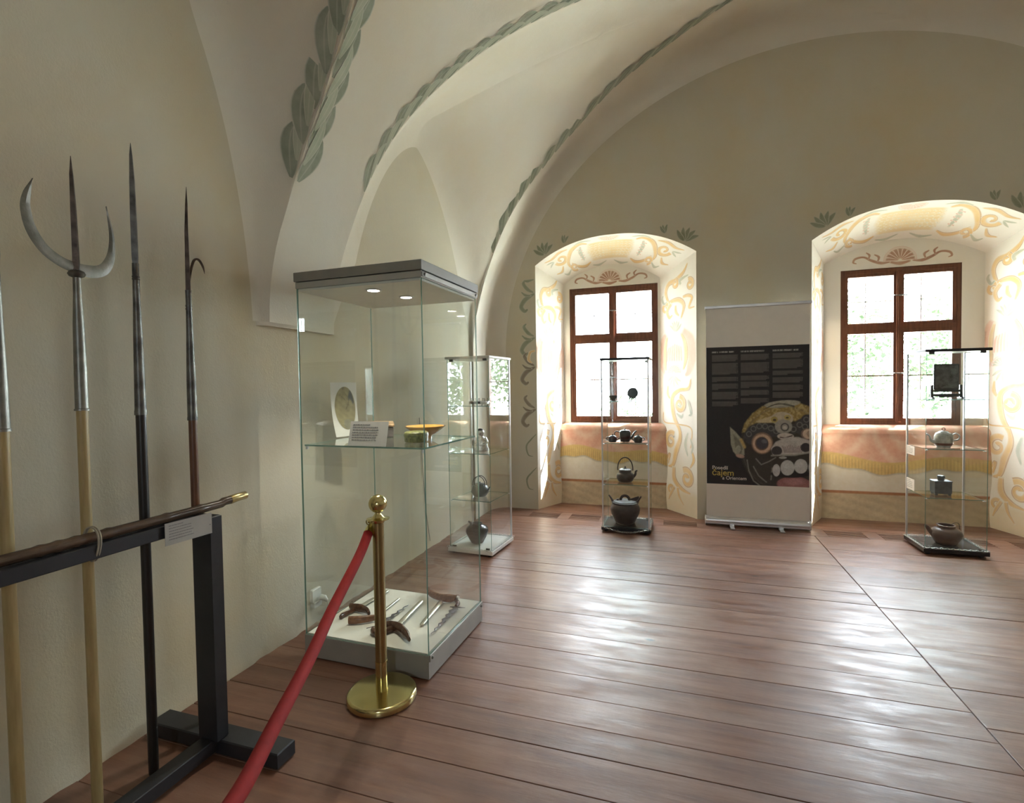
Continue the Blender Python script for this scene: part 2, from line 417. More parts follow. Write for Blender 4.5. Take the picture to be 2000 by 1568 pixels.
# lunettes: loft between the arch on the left wall and the two groins
def arch(c, hw, h, p):
    return lambda y: Z0 + h * max(0.0, 1 - abs((y - c) / hw) ** p) ** (1 / p)
archB = (3.90, 1.20, 1.86, 1.6); archA = (0.50, 1.62, 2.5, 2.6)
lun_surf = {}
def lunette(par, gn, gf, key):
    c, hw, h, p = par; f = arch(*par); n = len(left)
    for side, gg in ((-1, gn), (1, gf)):
        P = []
        for i, t in enumerate(left):
            q = i / (n - 1); yy = c + side * hw * math.cos(q * PI / 2) ** 0.9
            A = Vector((XL, yy, f(yy))); B = Vector((vx(t), gg(vx(t)), vz(t)))
            row = []
            e = 0.01; y2 = c + side * hw * math.cos(min(1, q + e) * PI / 2) ** 0.9; y1 = c + side * hw * math.cos(max(0, q - e) * PI / 2) ** 0.9
            tg = Vector((0, y2 - y1, f(y2) - f(y1))); tg.normalize(); nn = Vector((0, tg.z, -tg.y)); nn = nn if nn.dot(Vector((0, yy - c, A.z - Z0 + .3))) > 0 else -nn
            cv = 0.02 + (0.18 if key == 'B' else 0.15) * min(1.0, q * 3.5)
            A0 = A - nn * cv; K = A.lerp(B, min(.5, cv * 1.1 / max((B - A).length, .05)))
            for k in range(17):
                if k < 7: w_ = k / 6; Pn = A0 * (1 - w_) ** 2 + A * 2 * w_ * (1 - w_) + K * w_ * w_
                else: w_ = (k - 6) / 10; Pn = K.lerp(B, w_); Pn.z += 0.10 * math.sin(PI * w_) * math.sin(q * PI / 2)
                row.append(tuple(Pn))
            P.append(row)
        vault.grid(P, flip=side > 0); lun_surf[(key, side)] = P
lunette(archB, g2, g3, 'B'); lunette(archA, g0, g1, 'A')
for ya, yb, yc, yd in ((2.12, 2.172, 2.70, 2.70),):   # flat undersides of the vault feet
    vault.add([(XL, ya, Z0 - 0.02), (-2.05, yb, Z0 - 0.02), (-2.05, yc, Z0 - 0.02), (XL, yd, Z0 - 0.02),
               (XL, ya, Z0), (-2.05, yb, Z0), (-2.05, yc, Z0), (XL, yd, Z0)], [(0, 1, 2, 3), (0, 1, 5, 4), (1, 2, 6, 5), (2, 3, 7, 6)])
# rounded corner column running down to the floor at the far left
vault.grid([[(X0 - AX * (1 - 0.15 * (1 - math.sqrt(max(0, 1 - q * q))) / 3.1), yfil + FIL * q, z) for z in (-0.02, 0.6, 1.2, Z0)] for q in [k / 12 for k in range(13)]])
vault.grid([[(XL, 5.10, z), (-2.05, 4.97, z)] for z in (-0.02, 0.8, Z0)]); vault.grid([[(-2.05, 4.97, z), (-2.05, yfil, z)] for z in (-0.02, 0.8, Z0)])
ceiling = structure('ceiling')
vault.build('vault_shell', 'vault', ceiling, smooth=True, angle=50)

# left wall
wl = MB(); wall_left = structure('wall_left')
ys = sorted(set([round(YB + (YF - YB) * i / 150, 4) for i in range(151)] + [2.12, 2.70, 5.10, -1.12]))
fA, fB = arch(*archA), arch(*archB)
def wtop(y): return max(Z0, fA(y) if abs(y - .5) < 1.62 else 0, fB(y) if abs(y - 3.9) < 1.2 else 0)
P = []
for y in ys:
    foot = 0.006 * math.sin(y * 17) + 0.006 * math.sin(y * 41 + 1)
    P.append([(XL + (0.010 + foot if k == 0 else (foot * 0.6 + 0.004 if k == 1 else 0)), y, z) for k, z in enumerate([-0.02, 0.035, 0.06] + rows(0.12, 4.7, 20))])
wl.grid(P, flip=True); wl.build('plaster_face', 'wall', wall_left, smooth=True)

# far wall with two niches
NI = [dict(c=-0.68, hw=0.85, b0=-1.31, b1=-0.20, wc=-0.732, zt=2.546, zb=0.965), dict(c=2.06, hw=0.85, b0=1.42, b1=2.76, wc=2.075, zt=2.525, zb=0.955)]
def ntop(u): return 2.75 + 0.26 * max(0.0, 1 - abs(u) ** 2.3)
YP, YW = 5.95, 6.03
wall_far = structure('wall_far')
wf = MB()
xs = set(rows(XL, XR, 120))
for n in NI: xs |= set(rows(n['c'] - n['hw'], n['c'] + n['hw'], 30))
xs = sorted(xs)
def wall_arch(x):
    q = (x - X0) / (AX * (1 - 0.20 / 3.1)); return Z0 + (BZ - 0.20) * math.sqrt(max(0, 1 - q * q)) + 0.06
for a, b in zip(xs[:-1], xs[1:]):
    if b - a < 1e-6: continue
    mid = (a + b) / 2; nn = [n for n in NI if abs(mid - n['c']) < n['hw']]
    za, zb = ((ntop((a - nn[0]['c']) / 0.85), ntop((b - nn[0]['c']) / 0.85)) if nn else (-0.02, -0.02))
    ta = tb = 4.9
    wf.grid([[(a, YF, za + (ta - za) * k / 8) for k in range(9)], [(b, YF, zb + (tb - zb) * k / 8) for k in range(9)]], flip=False)
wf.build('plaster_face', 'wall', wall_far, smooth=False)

def niche_maps(n):
    c, hw, b0, b1 = n['c'], n['hw'], n['b0'], n['b1']; bc, bh = (b0 + b1) / 2, (b1 - b0) / 2
    YB2 = YW
    def jam(side):
        x0 = c + side * hw; x1 = bc + side * bh
        L = math.hypot(x1 - x0, YB2 - YF); nx, ny = -side * (YB2 - YF) / L, -side * -(x1 - x0) / L
        nv = Vector((-side * (YB2 - YF) / L, side * (x1 - x0) / L, 0))
        if nv.x * side > 0: nv = -nv
        return (lambda s, z: (Vector((x0 + (x1 - x0) * s / L, YF + (YB2 - YF) * s / L, z)), nv)), L
    def soff(u, v):                                   # u -1..1 across, v 0..1 depth
        zf = ntop(u); zb = 2.60 + 0.20 * max(0, 1 - abs(u) ** 2.0)
        bulge = 0.03 * math.sin(PI * v) * (1 - u * u)
        return Vector((c + hw * u + (bc + bh * u - c - hw * u) * v, YF + (YB2 - YF) * v, zf + (zb - zf) * v + bulge)), Vector((0, 0, -1))
    return jam, soff, bc, bh
for n in NI:
    jam, soff, bc, bh = niche_maps(n); mb = MB()
    for side in (-1, 1):
        f, L = jam(side); Lp = L * (YP - YF) / (YW - YF)
        top = lambda s: 2.75 + (2.60 - 2.75) * s / L
        P = [[tuple(f(L * i / 10, top(L * i / 10) * k / 24)[0]) for k in range(25)] for i in range(11)]
        mb.grid(P, flip=(side < 0))
    mb.grid([[tuple(soff(-1 + 2 * i / 30, v / 8)[0]) for v in range(9)] for i in range(31)])
    # wall plane around the window frame
    w0, w1 = n['wc'] - 0.515, n['wc'] + 0.515
    def zt(x): 
        u = (x - bc) / bh; return 2.60 + 0.20 * max(0, 1 - min(1, abs(u)) ** 2.0)
    x0, x1 = bc - bh, bc + bh
    for a, b in zip(rows(x0, x1, 40)[:-1], rows(x0, x1, 40)[1:]):
        mb.add([(a, YW, n['zt']), (b, YW, n['zt']), (b, YW, zt(b)), (a, YW, zt(a))], [(0, 1, 2, 3)])
    mb.add([(x0, YW, 0.9), (w0 + .01, YW, 0.9), (w0 + .01, YW, n['zt']), (x0, YW, n['zt'])], [(0, 1, 2, 3)])
    mb.add([(w1 - .01, YW, 0.9), (x1, YW, 0.9), (x1, YW, n['zt']), (w1 - .01, YW, n['zt'])], [(0, 1, 2, 3)])
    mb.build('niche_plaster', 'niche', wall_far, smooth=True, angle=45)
    n['jam'], n['soff'] = jam, soff
    # painted parapet below the window
    NX, NZ = 150, 120
    zs = [0.0 + 0.95 * j / 99 for j in range(100)]
    prof = [(YP + 0.012 * math.sin(z * 9), z) for z in zs[:-8]]
    prof += [(YP + 0.08 * (1 - math.cos(q * PI / 2 / 12)) + 0.0 * q, 0.874 + 0.085 * math.sin(q * PI / 2 / 12)) for q in range(13)]
    prof += [(6.06, 0.962), (6.14, 0.966)]
    V = []; C = []
    s0, s1 = (n['b0'] - 0.07, n['b1'] + 0.07)
    def smoothst(a, b, x): x = max(0, min(1, (x - a) / (b - a))); return x * x * (3 - 2 * x)
    sh = 0.0 if n['c'] < 0 else 0.9
    for y, z in prof:
        for i in range(NX):
            q = i / (NX - 1); x = s0 + (s1 - s0) * q
            t = min(z, 0.95)
            wave = 0.030 * math.sin(q * 9.5 + sh) + 0.028 * math.sin(q * 4.1 + 2.2 * sh + 0.6)
            zr = 0.640 + wave; zy = 0.520 + wave * 0.9 + 0.012 * math.sin(q * 30)
            cream = np.array((0.80, 0.74, 0.62)); tan = np.array((0.62, 0.50, 0.34))
            swx = (q * 2.0 + sh * .4) % 1.0 - 0.5; fold = 0.5 + 0.5 * math.sin(26 * math.hypot(swx * 1.1, (t - 1.02) * 1.25) + 1.5 * math.sin(9 * q))
            fold2 = 0.5 + 0.5 * math.sin(31 * q - 9 * t + sh)
            drape = np.array((0.74, 0.40, 0.29)) * (1 - 0.62 * fold ** 2) + np.array((0.82, 0.62, 0.48)) * 0.62 * fold ** 2
            drape = drape * (0.93 + 0.10 * fold2)
            fr = np.array((0.72, 0.50, 0.20)) * (0.93 + 0.12 * math.sin(q * 330) * (1 if z < zr - 0.02 else 0.2))
            if z >= zr:
                k = smoothst(zr, zr + 0.012, z); col = fr * (1 - k) + drape * k
            elif z >= zy:
                k = smoothst(zy, zy + 0.01, z); col = np.array((0.52, 0.45, 0.33)) * (1 - k) + fr * k
            elif z >= 0.285:
                k = smoothst(zy - 0.022, zy, z); col = cream * (1 - k) + np.array((0.55, 0.50, 0.40)) * k
            else: col = tan * (0.9 + 0.12 * math.sin(q * 23 + z * 31) * math.sin(z * 40 + q * 7))
            if abs(z - 0.283) < 0.006 or abs(z - 0.268) < 0.003: col = np.array((0.42, 0.20, 0.10))
            V.append((x, y, z)); C.append(tuple(col))
    h = len(prof)
    mb = MB(); mb.v = V; mb.f = [(i * NX + j, i * NX + j + 1, (i + 1) * NX + j + 1, (i + 1) * NX + j) for i in range(h - 1) for j in range(NX - 1)]
    mb.m = [0] * len(mb.f)
    o = mb.build('painted_parapet', 'painted', wall_far, smooth=True)
    ca = o.data.attributes.new('pcol', 'FLOAT_COLOR', 'POINT'); ca.data.foreach_set('color', np.c_[np.array(C), np.ones(len(C))].ravel())

# right wall and rear wall (behind the camera)
mb = MB(); mb.grid([[(XR, y, z) for z in (-.02, 1.0, 1.85)] for y in rows(YB, YF, 10)])
mb.add([(XR, YB, 1.85), (XR, YF, 1.85), (XR - .1, YF, 1.75), (XR - .1, YB, 1.75)], [(0, 1, 2, 3)])
w = structure('wall_right'); mb.build('plaster_face', 'wall', w)
mb = MB(); REAR_FILL = [(0.6, 1.0)]  # invented opening in the unseen rear wall, added to let in fill light
xs = sorted(set(rows(XL, XR, 60) + [a for p in REAR_FILL for a in p]))
for a, b in zip(xs[:-1], xs[1:]):
    m_ = (a + b) / 2; t = Z0 + BZ * math.sqrt(max(0, 1 - ((m_ - X0) / AX) ** 2)) + .05
    if any(p[0] < m_ < p[1] for p in REAR_FILL):
        mb.add([(a, YB, 0), (b, YB, 0), (b, YB, 1.4), (a, YB, 1.4)], [(0, 1, 2, 3)]); mb.add([(a, YB, 2.1), (b, YB, 2.1), (b, YB, t), (a, YB, t)], [(0, 1, 2, 3)])
    else: mb.add([(a, YB, -.02), (b, YB, -.02), (b, YB, t), (a, YB, t)], [(0, 1, 2, 3)])
w = structure('wall_rear'); mb.build('plaster_face', 'wall', w)

# outer masonry: closes the building behind the plaster, open at the windows and the added rear fill opening
mb = MB(); OY = 6.13
mb.box(XL - .4, XL - .3, YB - .3, OY, -.3, 5.2); 
mb.box(XR + .1, XR + .2, YB - .3, OY, -.3, 5.2)
mb.box(XL - .4, XR + .2, YB - .3, OY, 5.0, 5.2)
def holes(y0, y1, hs):
    x = XL - .4
    for a, b, c, d in hs:
        mb.box(x, a, y0, y1, -.3, 5.0); mb.box(a, b, y0, y1, -.3, c); mb.box(a, b, y0, y1, d, 5.0); x = b
    mb.box(x, XR + .2, y0, y1, -.3, 5.0)
holes(6.045, OY, [(n['wc'] - .5, n['wc'] + .5, n['zb'] + .02, n['zt'] - .02) for n in NI])
holes(YB - .12, YB - .02, [(.6, 1.0, 1.4, 2.1)])  # matching hole for the added fill opening
w = structure('wall_outer'); mb.build('masonry', 'wall', w)

# ------------------------------------------------------------------ floor
floor = structure('floor')
mb = MB(); mb.box(XL - .1, XR + .1, YB - .1, 6.2, -0.06, -0.032); mb.build('subfloor', 'dark_gap', floor)
JL = [-3.6, -3.2, -2.8, -2.4, -2.0, -1.6, -1.2, -0.8, -0.4, -0.05, 0.30, 0.62, 0.93, 1.22, 1.47, 1.69, 1.88, 2.035, 2.228, 2.405, 2.60, 2.79, 3.06, 3.37, 3.69, 3.87, 4.06, 4.42, 4.72, 5.0, 5.235]
JR = [-3.6, -3.2, -2.8, -2.4, -2.0, -1.6, -1.2, -0.8, -0.4, 0.0, 0.4, 0.75, 1.1, 1.45, 1.8, 2.2, 2.5, 2.79, 3.17, 3.67, 4.05, 4.44, 4.85, 5.235]
def plank(x0, x1, y0, y1):
    g = 0.0006 + 0.0016 * random.random() ** 2; dz = -0.0022 * random.random()
    L, Wd = x1 - x0, y1 - y0
    mb = MB(); mb.box(-L / 2, L / 2, -Wd / 2 + g, Wd / 2 - g, -0.03, 0, ch=0.0016)
    o = mb.build('plank', 'floor', floor); o.location = ((x0 + x1) / 2, (y0 + y1) / 2, dz); return o
for J, x0, x1 in ((JL, -2.1, 1.165), (JR, 1.168, XR)):
    for i, (a, b) in enumerate(zip(J[:-1], J[1:])):
        sh = 0.0
        plank(x0, x1 - 0.002, a, b)
# threshold strip with ventilation grilles, then the niche floors
GR = [(-1.56, -1.24), (-1.12, -0.80), (-0.62, -0.30), (-0.16, 0.16), (1.28, 1.60), (1.72, 2.04), (2.20, 2.52), (2.68, 3.00)]
xs = [-2.1]
for a, b in GR:
    plank(xs[-1], a, 5.235, 5.50); xs.append(b)
plank(xs[-1], XR, 5.235, 5.50)
slat_me = None
for a, b in GR:
    gz = MB(); gz.box(a + .0005, b - .0005, 5.238, 5.262, -0.03, -0.001); gz.box(a + .0005, b - .0005, 5.448, 5.497, -0.03, -0.001)
    gz.build('grille_frame', 'floor', floor)
    for k in range(5):
        yy = 5.262 + 0.0155 + k * 0.0366
        if slat_me is None:
            s_ = MB(); s_.box(-0.1595, 0.1595, -0.0085, 0.0085, -0.007, -0.001, ch=0.001); so = s_.build('grille_slat', 'floor', floor); slat_me = so.data
        else: so = bpy.data.objects.new('grille_slat', slat_me); COL.objects.link(so); so.parent = floor
        so.location = ((a + b) / 2, yy + 0.004, 0)
plank(XL, XR, 5.50, 5.60)
for n in NI: plank(n['c'] - 0.84, n['c'] + 0.84, 5.60, 5.98)

# ------------------------------------------------------------------ windows
def make_window(idx, wc, zb, zt):
    w = structure('window_%d' % idx)
    x0, x1 = wc - 0.515, wc + 0.515; ya, yb = 6.035, 6.10
    H = zt - zb; tm0 = zb + H * 0.595; tm1 = tm0 + 0.085
    f = MB()
    f.box(x0, x0 + .045, ya, yb, zb, zt, ch=.004); f.box(x1 - .045, x1, ya, yb, zb, zt, ch=.004)
    f.box(x0, x1, ya + .001, yb, zt - .045, zt, ch=.004); f.box(x0, x1, ya + .001, yb, zb, zb + .04, ch=.004)
    fr = f.build('frame', 'frame', w)
    t = MB(); t.box(x0 + .04, x1 - .04, ya + .006, yb, tm0 + .02, tm1 - .02, ch=.004); t.build('transom', 'frame', w)
    m_ = MB(); m_.box(wc - .022, wc + .022, ya - .016, ya + .03, zb + .03, zt - .03, ch=.006)
    m_.box(wc - .012, wc + .012, ya - .024, ya, zb + .035, zt - .035, ch=.004); m_.build('mullion', 'frame', w)
    for sx in (-1, 1):
        for a, b in ((zb + .035, tm0 + .025), (tm1 - .025, zt - .04)):
            xa, xb = (x0 + .042, wc - .008) if sx < 0 else (wc + .008, x1 - .042)
            s = MB(); q = .036
            s.box(xa, xa + q, ya + .004, yb - .01, a, b, ch=.003); s.box(xb - q, xb, ya + .004, yb - .01, a, b, ch=.003)
            s.box(xa + q, xb - q, ya + .005, yb - .01, a, a + q, ch=.003); s.box(xa + q, xb - q, ya + .005, yb - .01, b - q, b, ch=.003)
            so = s.build('sash', 'frame', w)
            p = MB(); p.box(xa + q - .004, xb - q + .004, ya + .030, ya + .034, a + q - .004, b - q + .004); p.build('pane', 'pane', so)
            if b - a > 0.7:
                mu = MB(); zz = a + (b - a) * .5; mu.box(xa + q, xb - q, ya + .02, ya + .044, zz - .006, zz + .006); mu.build('glazing_bar', 'frame', so)
            e = MB(); cx = (xa + xb) / 2
            e.box(cx - .005, cx + .005, 6.19, 6.20, a, b); zz = a + (b - a) * .5; e.box(xa - .02, xb + .02, 6.19, 6.20, zz - .004, zz + .004)
            e.build('outer_bar', 'bars', w)
    h = MB(); 
    for zz in (zb + H * .33, zt - H * .18):
        h.tube([(wc - .05, ya - .035, zz + .004), (wc - .01, ya - .04, zz), (wc + .055, ya - .035, zz)], [.005, .007, .005], 8)
        h.tube([(wc, ya - .02, zz), (wc, ya - .045, zz)], .008, 8)
    h.build('window_catch', 'steel', w, smooth=True)
    return w
make_window(1, NI[0]['wc'], NI[0]['zb'], NI[0]['zt']); make_window(2, NI[1]['wc'], NI[1]['zb'], NI[1]['zt'])

# ------------------------------------------------------------------ outside: lawn and trees far beyond the glass
mb = MB(); mb.grid([[(x, y, -4.5 + 0.02 * (y - 8)) for y in rows(6.5, 60, 8)] for x in rows(-50, 50, 8)])
tag(mb.build('lawn', 'lawn'), kind='structure')
def tree(x, y, h, r, label):
    t = thing('tree', label, 'tree', (x, y, -4.4), group='trees outside the windows')
    tr = MB(); tr.tube([(0, 0, 0), (.1, 0, h * .4), (0, .1, h * .8)], [.22, .16, .07], 8); tr.build('trunk', 'bark', t, smooth=True)
    c = MB()
    for k in range(2600):
        a, b = random.random() * 2 * PI, math.acos(1 - 2 * random.random()); rr = r * (0.55 + 0.5 * random.random())
        p = Vector((rr * math.sin(b) * math.cos(a), rr * math.sin(b) * math.sin(a), h * .68 + rr * 1.15 * math.cos(b)))
        s = 0.16 + 0.16 * random.random(); q = Matrix.Rotation(random.random() * 6, 3, Vector((random.random() - .5, random.random() - .5, random.random())).normalized())
        c.add([p + q @ Vector(v) * s for v in ((-.5, 0, 0), (0, -.3, .1), (.5, 0, 0), (0, .3, .1))], [(0, 1, 2, 3)])
    c.build('crown', 'leafy', t)
tree(4.9, 20, 9.4, 2.0, 'green leafy tree outside right window, seen through its left panes')
tree(9.4, 20.5, 9.8, 2.1, 'green leafy tree outside right window, seen through its right panes')
tree(10.0, 30, 12.5, 4.0, 'large green tree farther off behind the two by the right window')
tree(-2.9, 27, 4.2, 2.2, 'pale low tree outside the left window')

# ------------------------------------------------------------------ tall display case
def poly_ring(n, r, cx=0, cy=0): return [(cx + r * math.cos(2 * PI * k / n), cy + r * math.sin(2 * PI * k / n)) for k in range(n)]
CA = math.radians(-1.2); CW, CDp = 0.73, 0.655
case = thing('display_case', 'tall square glass display case with grey metal top and low white plinth', 'display case', (-1.143, 2.150, 0), CA)
# local frame: x from -CW (left) to 0, y from 0 (front) to CDp
b = MB(); b.box(-CW, 0, 0, CDp, 0.004, 0.118, ch=.002); b.build('plinth', 'case_light', case)
b = MB(); b.box(-CW + .012, -.012, .012, CDp - .012, .118, .124); b.build('deck', 'deck', case)
b = MB(); b.box(-.001, .007, .004, CDp - .004, .088, .122, ch=.002); rail_ = b.build('lower_rail', 'case_light', case)
for yy in (0.022, CDp - .03):
    l = MB(); l.lathe([(0, 0), (.007, 0), (.007, .006), (.004, .008)], 12); o = l.build('lock', 'steel', rail_, smooth=True); o.rotation_euler = (0, PI / 2, 0); o.location = (.006, yy, .105)
b = MB(); b.box(-CW - .006, .006, -.006, CDp + .006, 1.953, 2.0, ch=.002); b.build('top_cap', 'case_grey', case)
b = MB(); b.box(-CW, 0, 0, CDp, 1.918, 1.950, ch=.002); b.build('top_frame', 'case_light', case)
b = MB(); b.box(-CW + .01, -.01, .01, CDp - .01, 1.906, 1.918); b.build('light_panel', 'white', case)
b = MB(); b.box(-.001, .007, .004, CDp - .004, 1.922, 1.946, ch=.002); r2 = b.build('upper_rail', 'case_light', case)
for yy in (0.022, CDp - .03):
    l = MB(); l.lathe([(0, 0), (.008, 0), (.008, .006), (.004, .008)], 12); o = l.build('lock', 'steel', r2, smooth=True); o.rotation_euler = (0, PI / 2, 0); o.location = (.006, yy, 1.934)
T = .006
for x0, x1, y0, y1 in ((-CW + .004, -.004, .002, .002 + T), (-CW + .004, -.004, CDp - .002 - T, CDp - .002), (-CW + .002, -CW + .002 + T, .01, CDp - .01), (-.002 - T, -.002, .01, CDp - .01)):
    b = MB(); b.pane(x0, x1, y0, y1, .120, 1.917); b.build('glass_panel', ['glass', 'gedge'], case)
b = MB(); b.pane(-CW + .014, -.014, .02, CDp - .02, 1.106, 1.114); shf = b.build('shelf', ['glass', 'gedge'], case)
for x in (-CW + .022, -.022):
    for y in (.03, CDp - .03):
        l = MB(); l.lathe([(.008, -.016), (.008, .004)], 12); o = l.build('shelf_clip', 'aluminium', shf, smooth=True); o.location = (x, y, 1.106)
for x, y in ((-1.489, 2.275), (-1.442, 2.516)):
    lx, ly = x + 1.143, y - 2.150
    l = MB(); l.lathe([(.040, 0), (.042, -.004), (.030, -.006), (.029, -.001)], 24); ring = l.build('downlight', 'aluminium', case, smooth=True); ring.location = (lx, ly, 1.906)
    g_ = MB(); g_.lathe([(0, -.003), (.028, -.003), (.028, 0)], 20); g_.build('bulb', 'lamp', ring)
    ld = bpy.data.lights.new('case_spot', 'SPOT'); lo = bpy.data.objects.new('case_spot', ld); COL.objects.link(lo)
    ld.energy = 5; ld.spot_size = math.radians(95); ld.spot_blend = .6; ld.shadow_soft_size = .02; ld.color = (1, .92, .78)
    lo.parent = case; lo.location = (lx, ly, 1.895)
b = MB(); b.tube([(-.01, CDp - .012, 1.9), (-.012, CDp - .015, 1.2), (-.02, CDp - .012, .6), (-.0, CDp + .01, .125)], .002, 6)
# print in a white mount, bent standing card
def on_case(x, y, z=1.1145): return (x, y, z)
card = thing('mounted_print', 'white bent mount with a round faded painting, standing on the case shelf', 'picture', (-1.955, 2.545, 1.1145), math.radians(72), 'x')
del card['group']
Pc = []; wcard, hcard = .185, .325
for j in range(25):
    t = j / 24; z = hcard * t; bend = .05 * (1 - t) ** 2.5
    Pc.append([(wcard * i / 12 * (1 - 0.0) + 0.0, -bend * (0.3 + .7 * math.cos(i / 12 * 1.2)) + .02, z + .001) for i in range(13)])
b = MB(); b.grid(Pc); b.grid([[(x, y + .0012, z) for x, y, z in r] for r in Pc], flip=True); b.build('mount', 'paper', card, smooth=True)
nx, nz = 46, 70; V = []; C = []; idx = {}
fs = []
cxm, czm, rx_, rz_ = wcard * .52, hcard * .52, wcard * .40, hcard * .40
ring_n = 40; rad_n = 26
for a in range(rad_n + 1):
    for k in range(ring_n):
        th = 2 * PI * k / ring_n; rr = a / rad_n
        x = cxm + rx_ * rr * math.cos(th); z = czm + rz_ * rr * math.sin(th); t = z / hcard
        bend = .05 * (1 - t) ** 2.5; i_ = x / wcard
        V.append((x, -bend * (0.3 + .7 * math.cos(i_ * 1.2)) + .02 - .0012, z + .001))
        c = np.array((0.40, 0.34, 0.19)) * (0.9 + .12 * math.sin(x * 130 + z * 60) * math.sin(z * 90))
        u_, v_ = (x - cxm) / rx_, (z - czm) / rz_
        d = abs(u_ - 0.25 * math.sin(v_ * 5) - .12)
        if v_ > -.1 and d < .035: c = c * .62
        if abs(v_ - .35 - .5 * abs(u_ - .1)) < .03 and u_ < .25: c = c * .7
        q = math.hypot((u_ - .62) / .28, (v_ - .45 + .15 * math.sin(u_ * 9)) / .22)
        if q < 1: c = np.array((.12, .12, .12)) * (1.1 + .5 * math.sin(u_ * 40) * math.cos(v_ * 33))
        q = math.hypot((u_ - .1) / .45, (v_ + .75) / .22)
        if q < 1: c = c * .5 + np.array((.25, .27, .25)) * .5
        q = math.hypot((u_ - .1) / .4, (v_ - .0) / .22)
        if q < 1: c = c * .85
        C.append(c)
fs = [(a * ring_n + k, a * ring_n + (k + 1) % ring_n, (a + 1) * ring_n + (k + 1) % ring_n, (a + 1) * ring_n + k) for a in range(rad_n) for k in range(ring_n)]
b = MB(); b.v = V; b.f = fs; b.m = [0] * len(fs); b.a = [1] * len(V)
o = b.build('round_painting', 'print', card, smooth=True)
o.data.attributes.new('pcol', 'FLOAT_COLOR', 'POINT').data.foreach_set('color', np.c_[np.array(C), np.ones(len(C))].ravel())

def label_card(label, loc, rz, w, h, lines=6, tilt=0.0, nlw=.75, gr=None, mat='paper'):
    t = thing('label_card', label, 'label', loc, rz, gr)
    b = MB(); b.box(0, w, 0, .0015, .0, h); p = b.build('card', mat, t); p.rotation_euler = (tilt, 0, 0)
    b = MB()
    for k in range(lines):
        z = h * (.86 - .62 * k / max(1, lines - 1)); x = w * .08
        end = w * (.08 + nlw * (0.95 if k else .6) * (0.85 + .15 * random.random()))
        while x < end:
            l = w * (.02 + .05 * random.random()); b.box(x, min(end, x + l), -.0008, 0, z - h * .018, z + h * .018); x += l + w * .012
    q = b.build('printed_text', 'ink', p); tag(q, kind='stuff'); return t
label_card('grey-shaded text card standing at the front edge of the case shelf', (-1.592, 2.183, 1.1145), math.radians(-1), .222, .125, 7, -.25)
# lacquer box with lifted gilt lid
bx = thing('lacquer_box', 'worn grey lacquer box with a gilt brown domed lid behind the text card', 'box', (-1.70, 2.60, 1.1145), math.radians(38))
b = MB(); b.box(-.095, .095, -.065, .065, 0, .062, ch=.004); b.build('body', 'boxlac', bx)
b = MB(); b.grid([[(-.1 + .2 * i / 12, -.07 + .14 * j / 8, .066 + .030 * math.sin(PI * (.08 + .84 * j / 8)) * (1 - .15 * abs(i / 6 - 1))) for j in range(9)] for i in range(13)], flip=False)
b.box(-.1, .1, -.07, .07, .062, .074, ch=.002); b.build('lid', 'boxlid', bx, smooth=True)
b = MB(); b.box(-.02, .02, -.069, -.064, .04, .068, ch=.001); b.build('clasp', 'brass', bx)
gb = thing('lidded_round_box', 'small round green mottled box at the shelf corner', 'box', (-1.320, 2.395, 1.1145))
b = MB(); b.lathe([(.054, 0), (.060, .004), (.062, .012), (.062, .034)], 32); b.build('body', 'greenbox', gb, smooth=True)
b = MB(); b.lathe([(.064, .034), (.065, .040), (.062, .052), (.054, .057), (0, .060)], 32); b.build('lid', 'greenbox', gb, smooth=True)
yb = thing('bowl', 'wide shallow yellow glazed footed bowl on the case shelf', 'bowl', (-1.372, 2.595, 1.1145))
b = MB(); b.lathe([(.036, 0), (.034, .016), (.060, .028), (.092, .050), (.113, .066), (.116, .070), (.112, .070), (.088, .053), (.055, .034), (.0, .028)], 40); b.build('body', 'yellow', yb, smooth=True, angle=80)

# krisses and sheaths on the deck
DZ = .1245
def bar2(p, q, prof, mat, name, par, n=12, flat=.4, zc=.012):
    """rounded bar p->q in the deck plane, prof [(t, halfwidth)]"""
    p, q = Vector((*p, 0)), Vector((*q, 0)); b = MB()
    pts = [p.lerp(q, t) + Vector((0, 0, zc)) for t, _ in prof]
    d = (q - p).normalized(); s = Vector((-d.y, d.x, 0)); vs = []; fs = []
    for P_, (_, w) in zip(pts, prof):
        for k in range(n):
            a = 2 * PI * k / n; vs.append(P_ + s * (w * math.cos(a)) + Vector((0, 0, w * flat * math.sin(a))))
    for i in range(len(pts) - 1):
        for k in range(n): fs.append((i * n + k, i * n + (k + 1) % n, (i + 1) * n + (k + 1) % n, (i + 1) * n + k))
    fs += [tuple(range(n))[::-1], tuple(range((len(pts) - 1) * n, len(pts) * n))]
    b.add(vs, fs); return b.build(name, mat, par, smooth=True, angle=60)
def curved(pts, rad, mat, name, par, flat=.55, z=.014, k=5):
    z = max(rad) + .001
    P_ = smoothpts([(x, y, z) for x, y in pts], k); R = np.interp(np.linspace(0, 1, len(P_)), np.linspace(0, 1, len(rad)), rad)
    b = MB(); b.tube(P_, list(R), 10, flat=flat); o = b.build(name, mat, par, smooth=True, angle=70)
    return o
